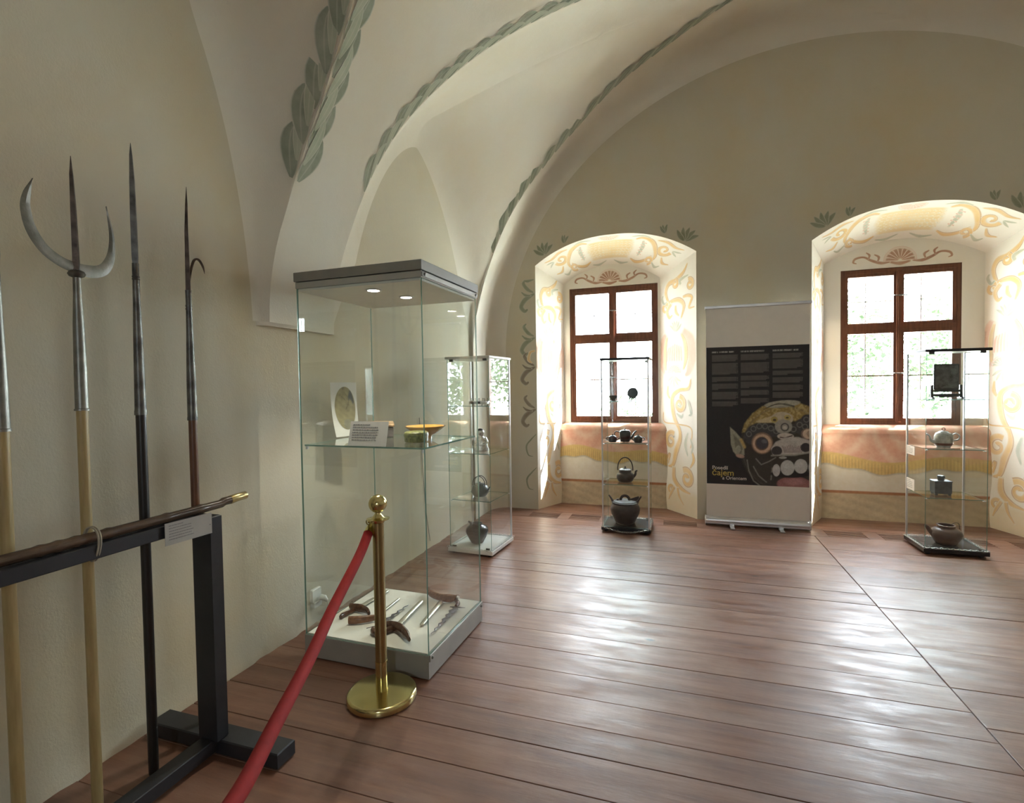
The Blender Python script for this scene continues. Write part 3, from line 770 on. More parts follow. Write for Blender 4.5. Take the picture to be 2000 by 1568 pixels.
def wavy(p, q, w0, waves, mat, name, par, z=.012):
    p, q = Vector((*p, z)), Vector((*q, z)); d = q - p; s = Vector((-d.y, d.x, 0)).normalized(); L = []; R_ = []
    n = 64
    for i in range(n + 1):
        t = i / n; c = p + d * t + s * (0.0065 * math.sin(t * waves * 2 * PI) * (1 - t * .5)); w = w0 * (1 - t) ** .7 + .0006
        L.append(c + s * w); R_.append((c, c - s * w))
    up_, dn = [], []
    b = MB(); rowsA = [[tuple(l), tuple(c + Vector((0, 0, .003))), tuple(r)] for l, (c, r) in zip(L, R_)]
    b.grid(rowsA); b.grid([[tuple(l), tuple(c - Vector((0, 0, .002))), tuple(r)] for l, (c, r) in zip(L, R_)], flip=True)
    return b.build(name, mat, par, smooth=True)
SH = [(0, .013), (.02, .016), (.5, .0145), (.93, .0125), (.98, .010), (1, .004)]
def kthing(name, label, x, y): return thing(name, label, 'dagger', (x, y, DZ), 0, 'daggers and sheaths on the case deck')
k = kthing('sheathed_dagger', 'sheathed dagger with dark knobbed hilt, leftmost on the case deck', -1.77, 2.49)
bar2((.0, .0), (.03, .27), SH, 'sheath', 'sheath', k)
curved([(-.055, .015), (-.03, -.025), (.03, -.03), (.085, -.045), (.12, -.075)], [.012, .02, .024, .018, .012], 'kris_wood', 'crosspiece', k, .7, .02)
curved([(.0, -.02), (-.008, -.07), (-.022, -.115), (-.018, -.14)], [.014, .011, .014, .012], 'kris_wood', 'hilt', k, .8, .018)
k = kthing('straight_dagger', 'straight slim dagger with block-like light brown sheath mouth, second from left', -1.65, 2.36)
bar2((.045, .04), (.04, .31), [(0, .008), (.5, .008), (.97, .007), (1, .003)], 'sheath', 'sheath', k)
curved([(-.06, -.045), (-.02, -.03), (.03, .0), (.075, .035)], [.022, .022, .020, .014], 'kris_light', 'crosspiece', k, .7, .018)
k = kthing('wavy_dagger', 'dark wavy dagger blade lying behind the brass post', -1.53, 2.37)
wavy((.0, -.02), (.02, .235), .014, 5, 'damask', 'blade', k)
wavy((.0, -.02), (-.045, -.09), .010, .5, 'damask', 'tang', k)
k = kthing('sheathed_dagger', 'large sheathed dagger with broad glossy dark wood crosspiece, nearest the case front', -1.43, 2.385)
bar2((-.0, -.03), (-.025, .285), SH, 'sheath', 'sheath', k, zc=.018)
curved([(.15, -.175), (.10, -.125), (.03, -.075), (-.03, -.065), (-.075, -.07)], [.010, .024, .026, .024, .012], 'kris_wood', 'crosspiece', k, .75, .026)
curved([(.0, -.07), (-.03, -.12), (-.05, -.15), (-.085, -.135), (-.10, -.11)], [.018, .016, .015, .017, .014], 'kris_wood', 'hilt', k, .8, .02)
k = kthing('sheathed_dagger', 'sheathed dagger with long brown boat-shaped crosspiece, back right of the deck', -1.345, 2.70)
bar2((.0, .0), (.03, -.305), SH, 'sheath', 'sheath', k)
curved([(-.155, .125), (-.10, .06), (-.02, .02), (.05, .025), (.085, .065)], [.010, .022, .022, .026, .012], 'kris_light', 'crosspiece', k, .75, .024)
k = kthing('wavy_dagger', 'grey wavy dagger with figured hilt beside the right glass', -1.228, 2.64)
wavy((-.0, .0), (.012, -.325), .017, 6, 'damask', 'blade', k)
bar2((-.035, .005), (.055, .018), [(0, .004), (.3, .009), (.8, .004), (1, .002)], 'damask', 'guard', k)
curved([(.0, .01), (-.005, .05), (-.03, .085), (-.055, .11)], [.010, .015, .012, .014], 'kris_wood', 'hilt', k, .9, .02)
b = MB(); b.ball((-.028, .098, .03), .012, n=12); b.build('pommel', 'silver', k, smooth=True)

# ------------------------------------------------------------------ glass cabinets
def cabinet(name, label, cx, cy, rz, w, d, H, top, base, post_side, chain_mat, deckm):
    t = thing(name, label, 'glass cabinet', (cx, cy, 0), rz)
    hw, hd = w / 2, d / 2
    b = MB(); b.box(-hw, hw, -hd, hd, .018, .050, ch=.003); b.build('base', base, t)
    b = MB(); b.box(-hw + .012, hw - .012, -hd + .012, hd - .012, .050, .053); b.build('deck', deckm, t)
    for sx in (-1, 1):
        for sy in (-1, 1):
            l = MB(); l.lathe([(.016, 0), (.018, .004), (.018, .018)], 12); o = l.build('foot', 'black_lam', t); o.location = (sx * (hw - .04), sy * (hd - .04), 0)
    b = MB(); b.box(-hw, hw, -hd, hd, H - .022, H, ch=.003); b.build('top', top, t)
    i = .016
    for x0, x1, y0, y1 in ((-hw + i, hw - i, -hd + i, -hd + i + .004), (-hw + i, hw - i, hd - i - .004, hd - i), (-hw + i - .004, -hw + i, -hd + i, hd - i), (hw - i, hw - i + .004, -hd + i, hd - i)):
        b = MB(); b.pane(x0, x1, y0, y1, .054, H - .024); b.build('glass_panel', ['glass', 'gedge'], t)
    for z in (.455, .848, 1.245):
        b = MB(); b.pane(-hw + .03, hw - .03, -hd + .03, hd - .03, z - .006, z); s = b.build('shelf', ['glass', 'gedge'], t)
        for sx in (-1, 1):
            for sy in (-1, 1): l = MB(); l.box(sx * (hw - .026) - .008, sx * (hw - .026) + .008, sy * (hd - .034) - .006, sy * (hd - .034) + .006, z - .013, z - .006, ch=.001); l.build('shelf_clip', 'aluminium', s)
    for sx in (-1, 1):
        b = MB(); y = post_side * (hd - .014); b.box(sx * (hw - .014) - .0065, sx * (hw - .014) + .0065, y - .0065, y + .0065, .05, H - .02, ch=.003); b.build('post', 'aluminium', t)
        b = MB(); y = -post_side * (hd - .022); b.box(sx * (hw - .05) - .018, sx * (hw - .05) + .018, y - .006, y + .006, H - .040, H - .022, ch=.001); b.build('hinge', 'steel', t)
        b = MB(); b.box(sx * (hw - .05) - .016, sx * (hw - .05) + .016, y - .006, y + .006, .052, .070, ch=.001); b.build('hinge', 'steel', t)
    return t
def chain(label, cx, cy, rz, w, d, mat, sag=False, grp=None):
    t = MB(); hw, hd = w / 2 - .004, d / 2 - .004; path = []
    cs = [(-hw, -hd), (hw, -hd), (hw, hd), (-hw, hd)]
    for a in range(4):
        p, q = cs[a], cs[(a + 1) % 4]; L = math.hypot(q[0] - p[0], q[1] - p[1]); n = int(L / .019)
        for k in range(n):
            f = k / n; z = .057; ox = oy = 0
            if sag and a == 0: z = .057 - .045 * math.sin(PI * f); oy = -.010
            if a == 0: oy -= .002
            path.append((p[0] + (q[0] - p[0]) * f, p[1] + (q[1] - p[1]) * f + oy, z, math.atan2(q[1] - p[1], q[0] - p[0]), L / n))
    for i, (x, y, z, an, st) in enumerate(path):
        c, s = math.cos(an), math.sin(an); P_ = []
        for k in range(10):
            a = 2 * PI * k / 10; lx = .0135 * math.cos(a); lz = .0065 * math.sin(a)
            P_.append((x + lx * c - (lz * s if i % 2 else 0), y + lx * s + (lz * c if i % 2 else 0), z + (0 if i % 2 else lz)))
        t.tube(P_, .0019, 5, close=True)
    o = t.build('chain', mat, None, smooth=True, angle=180); o.location = (cx, cy, 0); o.rotation_euler = (0, 0, rz)
    tag(o, label, 'chain'); return o
cabinet('glass_cabinet', 'narrow glass cabinet with white top and base, behind the tall case', -1.645, 4.11, math.radians(-4), .41, .46, 1.655, 'white', 'white', 1, 'wchain', 'white')
chain('white link chain around the foot of the white-based glass cabinet', -1.645, 4.11, math.radians(-4), .41, .46, 'wchain')
cabinet('glass_cabinet', 'narrow black-topped glass cabinet in front of left window', -.485, 5.055, math.radians(-1), .455, .385, 1.655, 'black_lam', 'black_lam', -1, 'chain', 'grey_lam')
chain('metal chain sagging round the foot of the cabinet before left window', -.485, 5.055, math.radians(-1), .455, .385, 'chain', True)
cabinet('glass_cabinet', 'black-topped glass cabinet in front of right window', 2.075, 5.08, 0, .43, .385, 1.645, 'black_lam', 'black_lam', 1, 'chain', 'grey_lam')
chain('metal chain lying round the foot of the cabinet before right window', 2.075, 5.08, 0, .43, .385, 'chain')

def handle_arc(b, c, rx, rz, a0, a1, r, n=14, yoff=0):
    pts = [(c[0] + rx * math.cos(a0 + (a1 - a0) * i / n), c[1] + yoff, c[2] + rz * math.sin(a0 + (a1 - a0) * i / n)) for i in range(n + 1)]
    b.tube(pts, r, 8)
# --- middle cabinet contents
S1, S2, S3, DK = 1.2455, .8485, .4555, .0535
t = thing('bowl', 'small dark bowl on top shelf before left window', 'bowl', (-.612, 5.03, S1))
b = MB(); b.lathe([(.020, 0), (.019, .010), (.030, .020), (.040, .038), (.043, .052), (.040, .052), (.034, .036), (0, .022)], 28); b.build('body', 'iron', t, smooth=True, angle=70)
t = thing('plate', 'round dark plate upright on tiny clawed feet on top shelf', 'plate', (-.428, 5.05, S1 + .004))
b = MB(); b.lathe([(0, -.006), (.048, -.004), (.052, 0), (.048, .005), (0, .007)], 36); o = b.build('disc', 'iron', t, smooth=True); o.rotation_euler = (PI / 2, 0, 0); o.location = (0, 0, .070)
for x in (-.028, -.009, .010, .028):
    b = MB(); b.tube([(x * .9, 0, .026), (x, -.004, .010), (x * 1.1, -.010, .001)], [.005, .004, .003], 6); b.build('foot', 'iron', t, smooth=True)
t = MB(); t.box(-.115, .115, -.04, .04, 0, .003, ch=.001); o = t.build('tray', 'pewter'); o.location = (-.475, 5.06, S1); tag(o, 'thin narrow metal tray under the upright dark plate', 'tray')
def teapot(name, label, loc, rz, prof, mat, spout, hand, lidz, lid, knob=True, cat='teapot', r_h=.005, group=None, band=None):
    t = thing(name, label, cat, loc, rz, group)
    b = MB(); b.lathe(prof, 32); b.build('body', mat, t, smooth=True, angle=70)
    if spout:
        b = MB(); pp = smoothpts(spout[0], 5); b.tube(pp, list(np.interp(np.linspace(0, 1, len(pp)), np.linspace(0, 1, len(spout[1])), spout[1])), 10); b.build('spout', mat, t, smooth=True, angle=80)
    if hand: b = MB(); b.tube(smoothpts(hand, 5), r_h, 8); b.build('handle', mat, t, smooth=True, angle=80)
    if lid:
        b = MB(); b.lathe([(r, z + lidz) for r, z in lid], 28); l = b.build('lid', mat, t, smooth=True, angle=70)
        if knob: k = MB(); k.ball((0, 0, lidz + lid[-1][1] + .004), .008, n=10); k.build('knob', mat, l, smooth=True)
    return t
teapot('teapot', 'tallest dark metal teapot, centre of the set on the second shelf', (-.505, 5.05, S2), 0,
       [(.044, 0), (.047, .006), (.052, .05), (.056, .085), (.052, .098), (.046, .102)], 'bronze', ([(.045, 0, .03), (.07, 0, .05), (.085, 0, .08), (.10, 0, .10), (.112, 0, .098)], [.014, .010, .008, .006]),
       [(-.050, 0, .09), (-.085, 0, .098), (-.100, 0, .075), (-.085, 0, .04), (-.050, 0, .022)], .102, [(.046, 0), (.044, .006), (.02, .012), (0, .014)])
for x, lb in ((-.615, 'small squat dark pot left of the tallest teapot'), (-.375, 'small squat dark pot right of the tallest teapot')):
    sg = 1 if x < -.5 else -1
    t = teapot('small_pot', lb, (x, 4.975, S2), 0, [(.034, 0), (.038, .006), (.041, .03), (.038, .05), (.030, .056)], 'bronze', None,
               [(-sg * .036, 0, .048), (-sg * .058, 0, .046), (-sg * .060, 0, .028), (-sg * .036, 0, .014)], .056, [(.030, 0), (.026, .006), (0, .012)], r_h=.004, cat='pot')
    b = MB(); b.tube([(sg * .036, 0, .02), (sg * .052, 0, .03), (sg * .064, 0, .046)], [.008, .006, .004], 8); b.build('spout', 'bronze', t, smooth=True)
t = teapot('kettle', 'dark round kettle with tall hoop handle on the third shelf', (-.505, 5.05, S3), 0,
       [(.058, 0), (.070, .010), (.085, .040), (.082, .070), (.070, .088), (.060, .094), (.060, .120), (.056, .122)], 'bronze', ([(.07, 0, .045), (.095, 0, .075), (.100, 0, .105), (.115, 0, .115)], [.016, .011, .008]), None, .120, [(.058, 0), (.05, .006), (.012, .012), (.010, .018), (0, .020)])
b = MB(); handle_arc(b, (0, 0, .128), .072, .110, -.15, PI + .15, .006, 20); b.build('hoop_handle', 'bronze', t, smooth=True)
t = thing('cauldron', 'big black iron cauldron on the base of middle cabinet', 'cauldron', (-.510, 5.05, DK))
b = MB(); b.lathe([(.085, 0), (.095, .010), (.110, .045), (.135, .095), (.142, .135), (.134, .170), (.118, .186), (.122, .196), (.128, .205), (.112, .206), (.0, .200)], 40); b.build('body', 'iron', t, smooth=True, angle=60)
b = MB(); b.lathe([(.112, .206), (.108, .213), (.04, .220), (0, .221)], 32); l = b.build('lid', 'iron', t, smooth=True)
b = MB(); b.tube([(.042 * math.cos(a), 0, .220 + .045 * math.sin(a)) for a in rows(0, PI, 12)], .013, 8, flat=.5); b.build('lid_handle', 'iron', l, smooth=True)
for sg in (-1, 1):
    b = MB(); b.tube([(sg * .110, 0, .195), (sg * .128, 0, .225), (sg * .155, 0, .265)], [.018, .010, .007], 8, flat=1.6); b.build('lug', 'iron', t, smooth=True)
b = MB(); b.add([(.03, .02, .225), (.13, .02, .262), (.135, .02, .215), (.05, .02, .205), (.03, .03, .225), (.13, .03, .262), (.135, .03, .215), (.05, .03, .205)], [(0, 1, 2, 3), (7, 6, 5, 4), (0, 4, 5, 1), (1, 5, 6, 2), (2, 6, 7, 3), (3, 7, 4, 0)])
b.ball((-.07, .0, .222), .013, n=10); b.build('lid_fitting', 'iron', l)

# --- right cabinet contents
t = thing('table_screen', 'mottled stone table screen in a carved dark wood stand', 'screen', (2.075, 5.08, S1), 0)
b = MB(); b.box(-.085, .085, -.007, .007, .075, .285, ch=.006); b.build('frame', 'black_lam', t)
b = MB(); b.box(-.075, .075, -.0085, .0085, .085, .275, ch=.003); b.build('stone_slab', 'stone_screen', t)
for sg in (-1, 1):
    b = MB(); b.box(sg * .098 - .009, sg * .098 + .009, -.035, .035, 0, .014, ch=.003); b.box(sg * .098 - .008, sg * .098 + .008, -.010, .010, .012, .115, ch=.003)
    b.add([(sg * .098 - .005, -.032, .014), (sg * .098 + .005, -.032, .014), (sg * .098 + .005, -.009, .07), (sg * .098 - .005, -.009, .07), (sg * .098 - .005, .032, .014), (sg * .098 + .005, .032, .014), (sg * .098 + .005, .009, .07), (sg * .098 - .005, .009, .07)], [(0, 1, 2, 3), (7, 6, 5, 4)])
    b.build('stand_post', 'black_lam', t)
b = MB(); b.box(-.095, .095, -.009, .009, .056, .075, ch=.003); b.build('rail', 'black_lam', t)
b = MB(); b.box(-.095, .095, -.012, .012, .020, .042, ch=.003); b.box(-.05, .05, -.012, .012, .012, .020); b.build('rail', 'black_lam', t)
t = teapot('teapot', 'squat porcelain teapot painted grey with copper-red rim, on the second shelf', (2.062, 5.08, S2), 0,
           [(.044, 0), (.046, .006), (.054, .02), (.064, .055), (.062, .09), (.052, .115), (.030, .126)], 'porcelain', ([(-.055, 0, .04), (-.085, 0, .055), (-.095, 0, .09), (-.118, 0, .108)], [.016, .010, .007, .005]),
           [(.055, 0, .10), (.085, 0, .112), (.108, 0, .092), (.098, 0, .062), (.062, 0, .055)], .124, [(.034, 0), (.03, .006), (0, .012)], knob=False, r_h=.006)
tag(t.children[0], 'grey-white painted body')
b = MB(); b.lathe([(.0565, .018), (.0635, .034), (.0650, .036), (.0555, .016)], 28); b.build('rim_band', 'rim', t, smooth=True)
b = MB(); b.tube([(.011 * math.cos(a), 0, .148 + .011 * math.sin(a)) for a in rows(0, 2 * PI - .5, 11)], .003, 6, close=True); b.build('ring_knob', 'rim', t, smooth=True)
t = thing('tea_caddy', 'square grey metal tea caddy with round cap, on third shelf', 'tea caddy', (2.047, 5.08, S3), 0)
b = MB(); b.box(-.058, .058, -.045, .045, .012, .112, ch=.006); b.build('body', 'pewter', t)
for sx in (-1, 1):
    for sy in (-1, 1): b = MB(); b.box(sx * .045 - .010, sx * .045 + .010, sy * .033 - .008, sy * .033 + .008, 0, .014, ch=.002); b.build('foot', 'pewter', t)
b = MB(); b.box(-.062, .062, -.049, .049, .108, .118, ch=.003); b.build('shoulder', 'pewter', t)
b = MB(); b.lathe([(.022, .118), (.022, .138), (.027, .139), (.027, .152), (.022, .158), (0, .160)], 24); b.build('cap', 'pewter', t, smooth=True)
t = teapot('clay_pot', 'large round brown clay pot with open neck and short spout', (2.082, 5.07, DK), 0,
           [(.060, 0), (.075, .010), (.100, .055), (.108, .085), (.098, .112), (.072, .130), (.060, .134), (.060, .150), (.066, .152), (.064, .156), (.052, .155), (.050, .135), (.06, .12), (0, .05)], 'clay',
           ([(-.085, 0, .075), (-.110, 0, .10), (-.130, 0, .130), (-.150, 0, .140)], [.026, .018, .013, .011]), None, 0, None, cat='pot')
b = MB(); b.tube(smoothpts([(.03, -.0, .156), (.06, 0, .175), (.085, 0, .168), (.090, 0, .125)], 5), .0022, 6); b.build('wire_handle', 'iron', t)
for z, h, lb in ((.770, .075, 'upper white label card stuck to side glass of right cabinet'), (.470, .095, 'lower white label card stuck to side glass of right cabinet')):
    label_card(lb, (2.075 - .215 + .0105, 5.250, z - .0), math.radians(-90), .15, h, 5)
# --- white cabinet contents
t = thing('silver_casket', 'low openwork silver casket with ball finials on top shelf', 'casket', (-1.635, 4.10, S1), 0)
b = MB(); b.box(-.085, .075, -.045, .045, .008, .034, ch=.003); b.build('body', 'silver', t)
b = MB(); b.box(-.078, .02, -.0462, -.044, .012, .030); b.build('pierced_front', 'iron', t)
for x in (-.08, -.045, -.01, .025):
    b = MB(); b.tube([(x, 0, .034), (x, 0, .050)], .003, 6); b.ball((x, 0, .054), .006, n=8); b.build('finial', 'silver', t, smooth=True)
for x in (.045, .075, .10):
    b = MB(); b.tube(smoothpts([(x - .02, -.03, .002), (x, -.035, .015), (x + .008, -.03, .04), (x + .004, -.03, .058)], 4), .004, 6); b.build('scroll_foot', 'silver', t, smooth=True)
t = thing('figurine', 'white glazed figurine of a seated person with dark hair', 'figurine', (-1.63, 4.09, S2), 0)
b = MB(); fnf = lambda a, z: 1 + .07 * math.sin(a * 5 + z * 60) + .05 * math.sin(a * 3 - z * 35)
b.lathe([(.060, 0), (.066, .012), (.062, .040), (.060, .065), (.052, .095), (.036, .118), (.020, .126), (.018, .134), (.026, .144), (.030, .160), (.026, .176), (.014, .186), (0, .189)], 40, fn=fnf); b.build('body', 'silver', t, smooth=True, angle=180)
b = MB(); b.ball((-.004, .0, .176), .027, .027, .020, n=16); b.build('hair', 'iron', t, smooth=True)
for sg in (-1, 1):
    b = MB(); b.tube(smoothpts([(sg * .040, 0, .110), (sg * .062, -.02, .080), (sg * .045, -.052, .058), (sg * .012, -.062, .060)], 5), [.014] * 6 + [.012] * 5 + [.008] * 5, 10); b.build('arm', 'silver', t, smooth=True)
t = teapot('kettle', 'faceted dark grey kettle with double wire handles, in white cabinet', (-1.645, 4.09, S3), 0,
           [(.045, 0), (.056, .008), (.078, .040), (.064, .088), (.048, .096), (.046, .108)], 'pewter', ([(.06, 0, .05), (.08, 0, .065), (.09, 0, .085)], [.010, .007, .005]), None, .106, [(.046, 0), (.04, .005), (0, .010)])
for yy in (-.02, .02):
    b = MB(); handle_arc(b, (-.004, yy, .100), .058, .075, -.1, PI + .1, .0035, 16); b.build('wire_handle', 'iron', t, smooth=True)
t = thing('jar', 'round dark grey glazed jar on base of white cabinet', 'jar', (-1.675, 4.08, DK), 0)
b = MB(); b.lathe([(.050, 0), (.056, .006), (.080, .050), (.098, .095), (.094, .125), (.072, .145), (.044, .152), (.042, .164), (.048, .168), (.040, .168), (.034, .150), (0, .10)], 36); b.build('body', 'greyclay', t, smooth=True, angle=70)
b = MB(); b.tube(smoothpts([(-.05, 0, .148), (-.062, 0, .168), (-.080, 0, .176)], 4), [.012] * 4 + [.009] * 5, 8); b.build('spout', 'greyclay', t, smooth=True)

# ------------------------------------------------------------------ roll-up banner
bn = thing('rollup_banner', 'roll-up exhibition banner with a photographed fanged mask on black', 'banner', (.245, 5.385, 0), 0)
BW = .915
b = MB(); b.tube([(0, 0, .050), (BW, 0, .050)], .042, 20, flat=.9); b.box(0, BW, -.035, .035, .018, .05, ch=.006); b.build('base_housing', 'aluminium', bn, smooth=True)
for x in (.0, BW):
    b = MB(); b.prism([(.0 + .045 * math.cos(a), .052 + .045 * math.sin(a)) for a in rows(0, 2 * PI, 20)[:-1]], x - .006, x + .002, ax='x'); b.build('end_cap', 'white', bn)
for x in (.235, .665):
    b = MB(); b.box(x - .02, x + .02, -.13, .10, .002, .010, ch=.002); b.box(x - .02, x + .02, -.05, .03, .010, .024); b.build('foot', 'aluminium', bn)
b = MB(); b.box(-.004, BW + .012, -.010, .010, 2.128, 2.156, ch=.004); b.build('top_rail', 'aluminium', bn)
b = MB(); b.box(BW / 2 - .01, BW / 2 + .01, .012, .026, .05, 2.14, ch=.003); b.build('support_pole', 'aluminium', bn)
b = MB(); b.box(.006, BW - .004, -.001, .001, .085, 2.13); b.build('fabric', 'paper', bn)
# printed field
NU, NV = 240, 350
uu, vv = np.meshgrid(np.linspace(0, 1, NU), np.linspace(0, 1, NV))          # v from bottom
Xp = 1381 + uu * 203; yt = 680 - 10 * uu; ybm = 944 + 7 * uu; Yp = ybm + (yt - ybm) * vv
zx, zy = (Xp - 1410) * 7.84, (Yp - 760) * 7.84
img = np.zeros((NV, NU, 3)) + np.array((.016, .014, .013))
noi = rng.rand(NV // 4 + 2, NU // 4 + 2)
def nz_(s_, k=6):
    g = np.random.RandomState(k).rand(int(NV / s_) + 2, int(NU / s_) + 2); a = np.linspace(0, g.shape[0] - 1.001, NV); c = np.linspace(0, g.shape[1] - 1.001, NU)
    ai, ci = a.astype(int), c.astype(int); af, cf = (a - ai)[:, None], (c - ci)[None]
    return (g[ai][:, ci] * (1 - af) * (1 - cf) + g[ai + 1][:, ci] * af * (1 - cf) + g[ai][:, ci + 1] * (1 - af) * cf + g[ai + 1][:, ci + 1] * af * cf)
n1, n2, n3 = nz_(10, 1), nz_(4, 2), nz_(2, 3)
def lay(mask, col, a=1.0):
    global img
    m = np.clip(mask, 0, 1)[..., None] * a; img = img * (1 - m) + np.array(col) * m
def ell(cx, cy, rx, ry, rot=0, soft=.12):
    c, s = math.cos(rot), math.sin(rot); dx, dy = zx - cx, zy - cy
    d = np.sqrt(((dx * c + dy * s) / rx) ** 2 + ((-dx * s + dy * c) / ry) ** 2); return (1 - d) / soft + .5
def ringm(cx, cy, rx, ry, w, rot=0):
    c, s = math.cos(rot), math.sin(rot); dx, dy = zx - cx, zy - cy
    d = np.sqrt(((dx * c + dy * s) / rx) ** 2 + ((-dx * s + dy * c) / ry) ** 2); return 1.4 - abs(d - 1) / w
def polym(pts, soft=14):
    pts = np.array(pts, float); inside = np.zeros(zx.shape, bool); dist = np.full(zx.shape, 1e9); n = len(pts)
    for i in range(n):
        a, b_ = pts[i], pts[(i + 1) % n]; cond = ((a[1] > zy) != (b_[1] > zy))
        xi = (b_[0] - a[0]) * (zy - a[1]) / (b_[1] - a[1] + 1e-9) + a[0]; inside ^= cond & (zx < xi)
        d = b_ - a; t = np.clip(((zx - a[0]) * d[0] + (zy - a[1]) * d[1]) / (d @ d), 0, 1)
        dist = np.minimum(dist, np.hypot(zx - a[0] - t * d[0], zy - a[1] - t * d[1]))
    return np.where(inside, dist, -dist) / soft + .5
def linem(pts, w):
    dist = np.full(zx.shape, 1e9); pts = np.array(pts, float)
    for a, b_ in zip(pts[:-1], pts[1:]):
        d = b_ - a; t = np.clip(((zx - a[0]) * d[0] + (zy - a[1]) * d[1]) / (d @ d + 1e-9), 0, 1)
        dist = np.minimum(dist, np.hypot(zx - a[0] - t * d[0], zy - a[1] - t * d[1]))
    return 1.5 - dist / w
# head mass, gilt crown
lay(ell(1000, 880, 690, 700, soft=.05), (.035, .030, .022))
lay(polym([(340, 660), (380, 520), (500, 370), (650, 260), (830, 200), (1000, 180), (1200, 195), (1400, 260), (1400, 480), (1100, 470), (800, 500), (560, 510), (430, 640)], 25), (.26, .19, .06))
lay(polym([(340, 660), (380, 520), (500, 370), (650, 260), (830, 200), (1000, 180), (1200, 195), (1400, 260), (1400, 480), (1100, 470), (800, 500), (560, 510), (430, 640)], 25) * (n2 > .55), (.44, .36, .16), .6)
lay(ell(960, 215, 270, 55, -.1), (.34, .33, .27), .9)
lay(polym([(560, 480), (800, 400), (850, 500), (600, 510)], 20), (.50, .44, .28), .8)
for q in range(4): lay(linem([(680 + 40 * q, 300 - 18 * q), (800 + 40 * q, 235 - 12 * q), (1000, 205 + 8 * q), (1140, 240 + 6 * q)], 5), (.07, .065, .05), .8)
lay(ringm(1000, 900, 650, 640, .02), (.10, .10, .09), .3)
# brows
for cx, cy, rx, ry in ((640, 640, 230, 130), (470, 720, 90, 120), (860, 640, 70, 80), (1270, 560, 130, 130), (1330, 460, 90, 90), (1130, 600, 60, 80)):
    lay(ell(cx, cy, rx, ry, soft=.15), (.045, .045, .045))
for cx, cy in ((520, 600), (610, 560), (700, 560), (790, 590), (450, 680), (870, 630), (1220, 530), (1320, 450), (1130, 600), (1300, 560)):
    lay(ringm(cx, cy, 38, 38, .22), (.14, .14, .13), .9)
# ear
lay(polym([(150, 575), (240, 650), (320, 740), (370, 830), (380, 1000), (330, 1050), (260, 1020), (200, 950), (165, 840)], 14), (.27, .27, .21))
lay(polym([(200, 680), (300, 780), (350, 900), (330, 1000), (250, 960), (230, 860)], 20), (.12, .12, .09), .8)
lay(ell(275, 925, 45, 70, .3), (.30, .30, .24), .9); lay(ell(310, 1020, 70, 30, .2), (.48, .30, .24), .7)
lay(linem([(325, 770), (380, 880)], 22), (.42, .30, .12))
# eye
lay(ell(655, 820, 165, 165), (.20, .13, .09)); lay(ell(655, 825, 145, 145), (.46, .33, .24)); lay(ell(650, 825, 105, 105), (.11, .07, .05)); lay(ell(655, 820, 90, 90), (.045, .045, .055))
lay(ell(690, 790, 40, 30, soft=.8), (.14, .14, .17), .7)
lay(ell(1340, 670, 100, 90), (.16, .11, .09)); lay(ell(1345, 670, 78, 76), (.50, .38, .30)); lay(ell(1365, 670, 40, 50), (.30, .22, .17))
# small skull emblem
lay(ell(960, 440, 165, 105), (.42, .38, .28)); lay(ell(980, 560, 130, 110), (.28, .27, .24)); lay(ell(840, 455, 52, 48), (.34, .28, .09)); lay(ell(1040, 420, 52, 40), (.38, .32, .12))
lay(ell(845, 462, 26, 20), (.07, .05, .02)); lay(ell(1035, 425, 24, 14), (.09, .07, .03)); lay(ringm(1000, 570, 55, 55, .2), (.06, .06, .06)); lay(ell(1000, 580, 32, 26), (.42, .40, .36))
lay(ell(1010, 710, 125, 50), (.44, .40, .37)); lay(linem([(930, 725), (1000, 735), (1110, 700)], 8), (.05, .03, .03))
# muzzle
lay(polym([(790, 900), (860, 800), (1000, 730), (1200, 720), (1400, 780), (1400, 960), (1150, 1000), (950, 1010), (820, 1000)], 20), (.40, .38, .37))
for q in range(14): lay(linem([(960 + 25 * q, 860 + 14 * math.sin(q)), (1000 + 19 * q, 960)], 4), (.12, .06, .06), .9)
lay(ell(880, 935, 80, 72), (.04, .035, .035)); lay(ell(1310, 880, 75, 70), (.04, .035, .035)); lay(linem([(800, 1010), (950, 1000), (1150, 1000), (1390, 945)], 12), (.26, .26, .23), .8)
lay(ell(970, 1040, 60, 18), (.36, .37, .36), .8)
# jaw folds, lips, teeth
lay(polym([(560, 1050), (820, 1060), (830, 1400), (700, 1480), (500, 1300)], 30), (.040, .036, .028), .9)
for pts in ([(420, 1080), (450, 1250), (520, 1400), (640, 1490)], [(560, 1060), (640, 1150), (760, 1100), (860, 1040)], [(520, 1180), (600, 1320), (720, 1420)], [(790, 1380), (810, 1200)]):
    lay(linem(pts, 9), (.22, .22, .19), .75)
lay(ell(1130, 1440, 250, 110), (.26, .12, .12)); lay(ell(1150, 1410, 150, 50, soft=.6), (.40, .22, .22), .7)
lay(ell(1080, 1290, 300, 60), (.02, .015, .013))
for cx, cy, rx, ry in ((872, 1235, 58, 95), (1040, 1195, 105, 118), (1240, 1170, 100, 112), (1395, 1180, 40, 100)):
    lay(ell(cx, cy, rx, ry, soft=.08), (.42, .44, .45)); lay(ell(cx - rx * .2, cy - ry * .3, rx * .5, ry * .4, soft=.9), (.52, .54, .55), .6)
img = np.where(img.sum(-1, keepdims=True) > .06, img * 1.3, img) * (0.86 + .28 * n3)[..., None]
